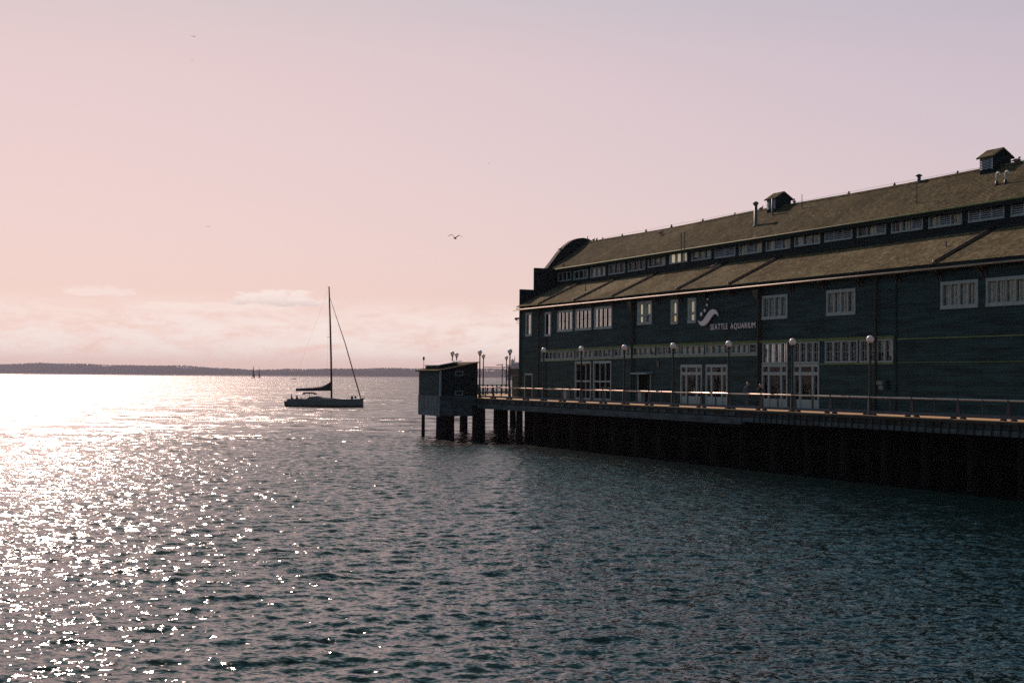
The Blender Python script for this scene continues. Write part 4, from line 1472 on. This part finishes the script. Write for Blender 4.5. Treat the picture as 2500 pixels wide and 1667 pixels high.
def walker(h, stride, lean, label, top, hair, long_hair):
    """A person walking towards -u (landward), seen from the side."""
    s = h / 1.75
    t = Root('person', 54.8, 83.0, BASE, label, 'person', 'couple walking along the pier')
    J, E, Rr = [], [], []

    def add(p, r, par=None):
        J.append(tuple(c * s for c in p))
        Rr.append((r * s, r * s) if not isinstance(r, tuple) else (r[0] * s, r[1] * s))
        if par is not None:
            E.append((par, len(J) - 1))
        return len(J) - 1
    f = -1                                               # forward is -y
    pel = add((0, 0, 0.95), (0.155, 0.115))
    wst = add((0, 0.0, 1.10), (0.145, 0.10), pel)
    che = add((0, f * lean * 0.5, 1.30), (0.175, 0.12), wst)
    sho = add((0, f * lean, 1.44), (0.12, 0.09), che)
    nek = add((0, f * (lean + 0.02), 1.51), 0.052, sho)
    hd0 = add((0, f * (lean + 0.045), 1.59), (0.075, 0.09), nek)
    hd1 = add((0, f * (lean + 0.05), 1.68), (0.075, 0.09), hd0)
    for sx, ph in ((-1, 1), (1, -1)):
        hip = add((sx * 0.09, 0, 0.90), 0.095, pel)
        kn = add((sx * 0.095, f * ph * stride * 0.45 - 0.03, 0.50), 0.062, hip)
        an = add((sx * 0.095, f * ph * stride + (0.1 if ph < 0 else 0), 0.09 if ph > 0 else 0.13), 0.043, kn)
        add((sx * 0.10, f * ph * stride + f * 0.17 + (0.1 if ph < 0 else 0), 0.035), 0.037, an)
        sh_ = add((sx * 0.19, f * lean, 1.40), 0.062, sho)
        el = add((sx * 0.23, f * (lean - ph * stride * 0.35), 1.13), 0.046, sh_)
        wr = add((sx * 0.22, f * (lean - ph * stride * 0.35 + 0.14), 0.92), 0.032, el)
        add((sx * 0.215, f * (lean - ph * stride * 0.35 + 0.19), 0.85), 0.030, wr)
    skin_body('body', J, E, Rr, top, t.e)
    hy = f * (lean + 0.05)
    t2 = MB().ball((0, (hy + f * 0.012) * s, 1.645 * s), 0.078 * s, 0.098 * s, 0.112 * s, 12, 9)
    t2.ball((0, (hy + f * 0.105) * s, 1.635 * s), 0.016 * s, 0.022 * s, 0.03 * s, 6, 5)
    t2.ball((-0.08 * s, hy * s, 1.64 * s), 0.014 * s, 0.025 * s, 0.035 * s, 6, 5).ball((0.08 * s, hy * s, 1.64 * s), 0.014 * s, 0.025 * s, 0.035 * s, 6, 5)
    link('head', t2.mesh('head', M['skin'], smooth=True), t.e)
    hm = MB().ball((0, (hy - f * 0.025) * s, 1.685 * s), 0.090 * s, 0.105 * s, 0.098 * s, 12, 9)
    if long_hair:
        hm.ball((0, (hy - f * 0.075) * s, 1.58 * s), 0.085 * s, 0.06 * s, 0.15 * s, 10, 8)
    link('hair', hm.mesh('hair', hair, smooth=True), t.e)
    return t.e


w1 = walker(1.74, 0.26, 0.03, 'person in a blue shirt with short hair, walking behind the other', M['shirt'], M['hair_d'], False)
w1.location = W(54.8, 83.75, BASE)
w2 = walker(1.63, 0.22, 0.04, 'person in a dark jacket with auburn hair, walking ahead beside the glazed doors', M['jacket'], M['hair_r'], True)
w2.location = W(54.8, 82.2, BASE)

# ------------------------------------------------------------------ sailboat under bare mast
BX, BY = -34.45, 262.0


def boat_root(label):
    e = bpy.data.objects.new('sailboat', None)
    col.objects.link(e)
    e.location = (BX, BY, 0)
    e.rotation_euler = (0, 0, R(-5))
    return tag(e, label, 'sailboat')


sb = boat_root('dark hulled sailboat under bare mast motoring past the pier')


def hull(L0, L1, beam, sheer, mats, stations=16):
    """x from stern L0 to bow L1; half sections from keel line to sheer."""
    mb = MB()
    rows = []
    for i in range(stations + 1):
        t = i / stations
        x = L0 + (L1 - L0) * t
        wd = beam * 0.5 * (0.74 + 0.26 * math.sin(math.pi * min(1, t / 0.9)) if t < 0.45 else math.cos((t - 0.45) / 0.55 * math.pi / 2) ** 0.75)
        zt = sheer(t)
        zl = -0.55 + (0.5 * max(0, (0.12 - t) / 0.12)) + 0.35 * max(0, (t - 0.85) / 0.15)
        xr = x + (0.32 * (t - 0.93) / 0.07 if t > 0.93 else 0)
        row = []
        for j, (fw, fz) in enumerate(((0.0, 0.0), (0.62, 0.12), (0.9, 0.36), (0.97, 0.46), (1.0, 1.0))):
            row.append((x if j < 4 else x, max(0.015, wd * fw), zl + (zt - zl) * fz))
        rows.append(row)
    m = 5
    vs, fs, mi = [], [], []
    for sgn in (1, -1):
        o = len(vs)
        vs += [(p[0], p[1] * sgn, p[2]) for r in rows for p in r]
        for i in range(stations):
            for j in range(m - 1):
                fs.append((o + i * m + j, o + (i + 1) * m + j, o + (i + 1) * m + j + 1, o + i * m + j + 1))
                mi.append(1 if j < 2 else 0)
    h = len(rows) * m
    for i in range(stations):
        a, b = i * m + m - 1, (i + 1) * m + m - 1
        fs.append((a, b, h + b, h + a))
        mi.append(2)
    fs.append(tuple(range(m)) + tuple(h + j for j in reversed(range(m))))
    mi.append(2)
    mb.v, mb.f, mb.fm = vs, fs, mi
    return mb


def sheer(t):
    return 1.04 + 0.50 * min(1, t / 0.45) - 0.05 * max(0, t - 0.5) + (0.03 if t > 0.9 else 0)


hull(-7.15, 7.3, 4.1, sheer, None).build('hull', [M['hull'], M['hull_low'], M['transom']], sb, smooth=False)
cb = MB()
pr = [(-3.2, 1.35), (-2.6, 1.85), (-0.9, 2.0), (-0.4, 1.78), (2.3, 1.62), (3.1, 1.50), (3.1, 1.3), (-3.2, 1.1)]
cb.prism(pr, -1.15, 1.15)
cb.build('cabin', M['hull'], sb)
MB().box(-6.6, -3.3, -1.5, -1.2, 1.05, 1.45).box(-6.6, -3.3, 1.2, 1.5, 1.05, 1.45).build('cockpit_coaming', M['hull'], sb)
mast = MB().tube([(1.35, 0, 1.5), (1.2, 0, 8.0), (0.95, 0, 15.0), (0.62, 0, 22.1)], [0.18, 0.18, 0.16, 0.11], 10).box(0.35, 0.75, -0.03, 0.03, 22.05, 22.15).build('mast', M['spar'], sb, smooth=True)
MB().tube([(1.22, 0, 6.8), (0.7, -1.1, 6.9)], 0.035, 6).tube([(1.22, 0, 6.8), (0.7, 1.1, 6.9)], 0.035, 6).tube([(1.0, 0, 12.8), (0.55, -0.9, 12.9)], 0.03, 6).tube([(1.0, 0, 12.8), (0.55, 0.9, 12.9)], 0.03, 6).build('spreader', M['spar'], mast)
bm_ = MB().tube([(-5.35, 0, 3.08), (1.2, 0, 3.25)], 0.12, 8).build('boom', M['spar'], sb, smooth=True)
sp = MB()
cov = [(-5.35, 0.17, 3.25), (-4.0, 0.20, 3.32), (-2.2, 0.23, 3.42), (-0.6, 0.25, 3.62), (0.3, 0.24, 4.0), (0.9, 0.18, 4.35), (1.22, 0.12, 4.6)]
vs, fs = [], []
for (x, r, zt) in cov:
    zt += 0.14
    r *= 1.25
    zb2 = 2.86 + (x + 5.35) * 0.02
    for (yy, zz) in ((0, zb2), (r, zb2 + 0.15), (r * 0.8, (zb2 + zt) / 2 + 0.1), (0, zt), (-r * 0.8, (zb2 + zt) / 2 + 0.1), (-r, zb2 + 0.15)):
        vs.append((x, yy, zz))
for i in range(len(cov) - 1):
    for k in range(6):
        fs.append((i * 6 + k, i * 6 + (k + 1) % 6, (i + 1) * 6 + (k + 1) % 6, (i + 1) * 6 + k))
fs += [tuple(range(6)), tuple((len(cov) - 1) * 6 + k for k in range(6))]
sp.add(vs, fs)
sp.build('sail_cover', M['canvas'], bm_, smooth=True)
MB().tube([(6.75, 0, 1.75), (5.9, 0, 4.6), (3.8, 0, 11.6), (0.78, 0, 20.2)], [0.10, 0.12, 0.085, 0.03], 8).build('furled_jib', M['spar'], sb, smooth=True)
MB().tube([(0.65, 0, 22.0), (-7.0, 0, 1.2)], 0.008, 4).tube([(0.62, 0, 21.9), (0.7, -1.1, 6.9), (0.9, -1.9, 1.5)], 0.008, 4).tube([(0.62, 0, 21.9), (0.7, 1.1, 6.9), (0.9, 1.9, 1.5)], 0.008, 4).build('shroud', M['wire'], sb)
bi = MB()
nb = 7
for i in range(nb - 1):
    pass
bp = [(-3.9, 2.34), (-3.75, 2.62), (-3.0, 2.68), (-2.2, 2.66), (-1.75, 2.55), (-1.62, 2.3), (-1.7, 2.28), (-1.9, 2.42), (-3.6, 2.46), (-3.82, 2.3)]
bim = bi.prism(bp, -1.1, 1.1).build('bimini', M['canvas'], sb)
fr = MB()
for x in (-3.85, -3.0, -2.6, -1.7):
    for y in (-1.0, 1.0):
        fr.tube([(x, y, 1.3), (x, y, 2.5)], 0.025, 5)
fr.build('frame', M['spar'], bim)
ln = MB()
for k in range(9):
    x = -6.6 + 1.6 * k
    for y in (-1.0, 1.0):
        hw = 1.75 * (1 if x < 1 else max(0.15, math.cos((x - 1) / 6.2 * math.pi / 2)))
        ln.tube([(x, y * hw, 1.2), (x, y * hw, 1.85)], 0.013, 4)
ln.build('stanchion', M['wire'], sb)
MB().box(6.6, 7.45, -0.12, 0.12, 1.55, 1.68).tube([(7.3, 0, 1.6), (7.55, 0, 1.75)], 0.08, 6).build('anchor_roller', M['dark'], sb)
MB().box(5.0, 5.35, -0.3, 0.1, 1.5, 2.05).ball((5.75, 0.1, 1.85), 0.2, 0.2, 0.25).build('deck_bag', M['canvas'], sb)


def sitter(x, y, z, h, label):
    e = bpy.data.objects.new('person', None)
    col.objects.link(e)
    a = R(-5)
    e.location = (BX + x * math.cos(a) - y * math.sin(a), BY + x * math.sin(a) + y * math.cos(a), z)
    e.rotation_euler = (0, 0, a)
    tag(e, label, 'person', 'people sitting in the cockpit of the sailboat')
    J = [(0, 0, 0.08), (0, 0, 0.3), (0.02, 0, 0.5), (0.02, 0, 0.58), (0.03, 0, 0.68), (0.03, 0, 0.76), (0.1, -0.1, 0.1), (0.42, -0.13, 0.1), (0.45, -0.13, -0.28), (0.1, 0.1, 0.1), (0.42, 0.13, 0.1), (0.45, 0.13, -0.28),
         (0.02, -0.19, 0.52), (0.1, -0.24, 0.28), (0.28, -0.2, 0.2), (0.02, 0.19, 0.52), (0.1, 0.24, 0.28), (0.28, 0.2, 0.2)]
    E = [(0, 1), (1, 2), (2, 3), (3, 4), (4, 5), (0, 6), (6, 7), (7, 8), (0, 9), (9, 10), (10, 11), (2, 12), (12, 13), (13, 14), (2, 15), (15, 16), (16, 17)]
    rr = [0.15, 0.14, 0.13, 0.055, 0.08, 0.085, 0.09, 0.065, 0.05, 0.09, 0.065, 0.05, 0.065, 0.045, 0.035, 0.065, 0.045, 0.035]
    skin_body('body', [tuple(c * h for c in p) for p in J], E, [r * h for r in rr], M['jacket'], e)
    MB().ball((0.02 * h, 0, 0.76 * h), 0.1 * h, 0.095 * h, 0.12 * h, 10, 8).build('hair', M['hair_d'], e, smooth=True)
    return e


sitter(-6.1, -0.4, 1.35, 1.12, 'dark figure sitting highest at the stern of the sailboat')
sitter(-5.4, 0.5, 1.20, 0.95, 'low dark figure sitting second from the stern of the sailboat')
sitter(-4.95, -0.6, 1.25, 1.0, 'dark figure sitting in the middle of the sailboat cockpit')
sitter(-4.3, -0.3, 1.10, 0.92, 'dark figure sitting just behind the sailboat bimini')


# ------------------------------------------------------------------ two racing sailboats far out, and a motorboat
def far_sail(x, y, h, label, hm, sm, L):
    e = bpy.data.objects.new('sailboat', None)
    col.objects.link(e)
    e.location = (x, y, 0)
    e.rotation_euler = (0, 0, R(55))
    tag(e, label, 'sailboat', 'sailboats far out on the bay')
    hull(-L / 2, L / 2, L * 0.3, lambda t: 1.1 + 0.3 * t, None, 8).build('hull', [hm, M['hull_low'], M['transom']], e)
    MB().tube([(L * 0.08, 0, 1), (L * 0.05, 0, h)], 0.12, 6).build('mast', M['spar'], e)
    ms = MB()
    n = 7
    pts = []
    for i in range(n + 1):
        t = i / n
        z = 2.2 + (h - 2.2) * t
        ch = L * 0.42 * (1 - t) ** 0.8 + 0.15
        cam_ = 0.1 * ch
        pts.append([(L * 0.06 - 0.03 * t, 0.0, z), (L * 0.06 - ch * 0.5, cam_, z), (L * 0.06 - ch, cam_ * 0.4, z)])
    vs = [p for r in pts for p in r] + [(p[0], p[1] + 0.05, p[2]) for r in pts for p in r]
    fs = []
    o = (n + 1) * 3
    for i in range(n):
        for j in range(2):
            q = (i * 3 + j, i * 3 + j + 1, (i + 1) * 3 + j + 1, (i + 1) * 3 + j)
            fs += [q, tuple(k + o for k in reversed(q))]
    ms.add(vs, fs)
    ms.build('mainsail', sm, e)
    js = MB().add([(L * 0.48, 0, 1.6), (L * 0.02, 0.5, 1.9), (L * 0.08, 0.1, h * 0.86), (L * 0.48, 0.05, 1.6), (L * 0.02, 0.55, 1.9), (L * 0.08, 0.15, h * 0.86)], [(0, 1, 2), (5, 4, 3)])
    js.build('jib', sm, e)


far_sail(-0.1815 * 2732, 2732, 24.5, 'far sailboat with a taller dark sail and red hull', M['redhull'], M['sail'], 9.0)
far_sail(-0.1775 * 3200, 3200, 25.0, 'far sailboat with a narrower reddish sail', M['redhull'], M['sail_r'], 8.0)
mbt = bpy.data.objects.new('motorboat', None)
col.objects.link(mbt)
mbt.location = (-0.153 * 2300, 2300, 0)
tag(mbt, 'tiny low motorboat far out between the sailboats', 'motorboat')
hull(-4.5, 4.5, 2.6, lambda t: 0.7 + 0.4 * t, None, 8).build('hull', [M['ship_pale'], M['hull_low'], M['transom']], mbt)
MB().box(-1.5, 1.0, -0.8, 0.8, 0.8, 1.7).build('cabin', M['ship_pale'], mbt)

# ------------------------------------------------------------------ ship lying beyond the pier
SX, SY = -0.0055 * 3300, 3300.0
ship = bpy.data.objects.new('ship', None)
col.objects.link(ship)
ship.location = (SX, SY, 0)
ship.rotation_euler = (0, 0, R(-6))
tag(ship, 'large grey ship with mast and white upper works partly behind the building', 'ship')


def shipx(px):                                          # metres right of the bow for a photo column
    return (px - 1231.0) * 0.95


hm = MB()
vs, fs = [], []
st = [(0, 0.3, 23.5), (3, 2.5, 22.5), (10, 6, 21.5), (22, 9, 20), (45, 10, 19), (110, 10, 19), (135, 7, 19)]
lo_ = [(6, 0.2), (8, 0.8), (13, 3), (24, 7), (45, 9.5), (110, 9.5), (134, 5)]
for (x, hw, zt), (xl, hl) in zip(st, lo_):
    vs += [(x, -hw, zt), (x, hw, zt), (xl, -hl, -1), (xl, hl, -1)]
for i in range(len(st) - 1):
    a, b = i * 4, i * 4 + 4
    fs += [(a, b, b + 2, a + 2), (a + 1, a + 3, b + 3, b + 1), (a, a + 1, b + 1, b)]
fs += [(0, 2, 3, 1), (24, 25, 27, 26)]
hm.add(vs, fs)
hm.build('hull', M['ship_dark'], ship)
MB().box(13, 34, -8, 8, 19.5, 33).box(34, 50, -8.5, 8.5, 19.0, 36).box(50, 90, -8, 8, 19, 33).box(17, 23, -6, 6, 33, 46).box(23, 42, -6, 6, 33, 39.5).build('superstructure', M['ship_pale'], ship)
MB().box(8.2, 12.5, -4, 4, 22, 33.5).box(41.0, 60, -8.6, -8.4, 22, 31.5).build('white_house', M['ship_white'], ship)
MB().box(5, 60, -9, 9, 34.8, 36.0).build('bridge_deck', M['ship_dark'], ship)
MB().tube([(24.5, 0, 36), (24.5, 0, 49), (24.5, 0, 57)], [0.9, 0.6, 0.25], 6).tube([(22.5, 0, 49), (26.5, 0, 49)], 0.5, 5).tube([(23, 0, 46), (26, 0, 46)], 0.6, 5).box(18, 21, -3, 3, 46, 49).build('mast', M['ship_dark'], ship)
MB().box(27, 30, -1, 1, 39.5, 42).box(32, 35, -1, 1, 39.5, 41.5).tube([(28, 0, 41), (36, 0, 38.8)], 0.5, 5).build('deck_gear', M['ship_dark'], ship)


# ------------------------------------------------------------------ birds
def flying_gull(x, y, z, span, yaw, roll, label, flap=0.5):
    mb = MB()
    L = span * 0.36
    body = [(-L * 0.5, 0.01), (-L * 0.3, 0.10 * L), (0, 0.15 * L), (L * 0.25, 0.11 * L), (L * 0.42, 0.07 * L), (L * 0.5, 0.012)]
    vs, fs = [], []
    n = 8
    for (xx, r) in body:
        for k in range(n):
            a = 2 * math.pi * k / n
            vs.append((xx, r * math.cos(a), r * 0.9 * math.sin(a)))
    for i in range(len(body) - 1):
        for k in range(n):
            fs.append((i * n + k, i * n + (k + 1) % n, (i + 1) * n + (k + 1) % n, (i + 1) * n + k))
    fs += [tuple(range(n)), tuple((len(body) - 1) * n + k for k in range(n))]
    mb.add(vs, fs)
    for sgn in (-1, 1):
        prof = [(0.0, 0.0, 0.30 * L, 0.03), (0.12, 0.06 * flap * 2, 0.32 * L, 0.025), (0.24, 0.12 * flap * 2, 0.28 * L, 0.02), (0.38, 0.09 * flap * 2, 0.2 * L, 0.012), (0.5, 0.02 * flap, 0.03 * L, 0.006)]
        vs, fs = [], []
        for (sy, sz, ch, th) in prof:
            yy, zz = sgn * sy * span, sz * span + 0.03
            vs += [(ch * 0.55, yy, zz), (0, yy, zz + th * span * 0.5), (-ch * 0.55, yy, zz), (0, yy, zz - th * span * 0.4)]
        for i in range(len(prof) - 1):
            for k in range(4):
                fs.append((i * 4 + k, i * 4 + (k + 1) % 4, (i + 1) * 4 + (k + 1) % 4, (i + 1) * 4 + k))
        fs += [(0, 1, 2, 3), tuple((len(prof) - 1) * 4 + k for k in range(4))]
        mb.add(vs, fs)
    o = mb.build('gull', M['bird'], smooth=True)
    o.location = (x, y, z)
    o.rotation_euler = (roll, 0.1, yaw)
    return tag(o, label, 'gull', 'gulls flying over the bay')


d = 112.0
flying_gull(-0.0407 * d, 0.9978 * d, EYE + 0.0975 * d, 1.35, R(65), 0.12, 'gull in flight with arched wings above the pier shed', 0.75)
d = 230.0
flying_gull(-0.2257 * d, 0.994 * d, EYE + 0.2374 * d, 1.15, R(80), 0.2, 'upper of two tiny gulls high at the upper left', 0.3)
flying_gull(-0.2268 * d, 0.995 * d, EYE + 0.2205 * d, 0.5, R(80), 0.1, 'lower of two tiny gulls high at the upper left', 0.3)
flying_gull(-0.2144 * d, 0.998 * d, EYE + 0.1040 * d, 0.9, R(100), -0.15, 'tiny gull above the cloud left of the sailboat mast', 0.4)
flying_gull(-0.01766 * d, 0.9965 * d, EYE + 0.1505 * d, 0.45, R(60), 0.1, 'tiny gull high above the flying gull and shed', 0.4)


def perched(v, u, z, s, yaw, label, mat='bird'):
    mb = MB()
    mb.ball((0, 0, 0.17 * s), 0.10 * s, 0.19 * s, 0.105 * s, 10, 8)
    mb.tube([(0, -0.10 * s, 0.2 * s), (0, -0.16 * s, 0.30 * s)], [0.06 * s, 0.045 * s], 8)
    mb.ball((0, -0.17 * s, 0.34 * s), 0.05 * s, 0.06 * s, 0.052 * s, 8, 6)
    mb.tube([(0, -0.21 * s, 0.34 * s), (0, -0.29 * s, 0.325 * s)], [0.02 * s, 0.004 * s], 6)
    mb.tube([(0, 0.12 * s, 0.17 * s), (0, 0.31 * s, 0.13 * s)], [0.06 * s, 0.018 * s], 6)
    mb.tube([(-0.03 * s, 0, 0.1 * s), (-0.03 * s, 0, -0.02)], 0.01 * s, 5).tube([(0.03 * s, 0, 0.1 * s), (0.03 * s, 0, -0.02)], 0.01 * s, 5)
    o = mb.build('perched_bird', M[mat], smooth=True)
    o.location = W(v, u, z)
    o.rotation_euler = (0, 0, YAW + yaw)
    return tag(o, label, 'bird', 'birds perched on the roof')


perched(62.1, 129.0, 18.55, 0.8, 1.0, 'dark bird perched on the curved parapet')
perched(65.0, 127.3, 19.47, 0.85, 0.4, 'dark bird on the ridge just right of the parapet pole')
perched(65.0, 126.6, 19.47, 0.8, 2.2, 'second dark bird on the ridge right of the parapet pole')
perched(65.0, 92.8, 19.47, 1.25, 2.6, 'gull standing on the ridge just right of the cupola beside the vent pipes', 'gull')
perched(65.0, 97.4, 19.47, 0.95, 0.3, 'dark bird on the ridge left of the cupola with the vent pipes')
perched(65.0, 68.9, 19.47, 1.1, 0.9, 'bird on the ridge right of the cupola nearest the shore', 'gull')
perched(63.9, 111.8, onroof(63.9) + 0.03, 1.1, 0.9, 'pale gull standing on the upper roof slope', 'gull')
perched(61.0, 126.0, onroof(61.0) + 0.03, 0.9, 0.4, 'pale gull on the upper roof near its seaward eave', 'gull')
perched(60.3, 97.0, 14.5, 1.2, 0.7, 'gull at the head of the middle dark roof rib', 'gull')
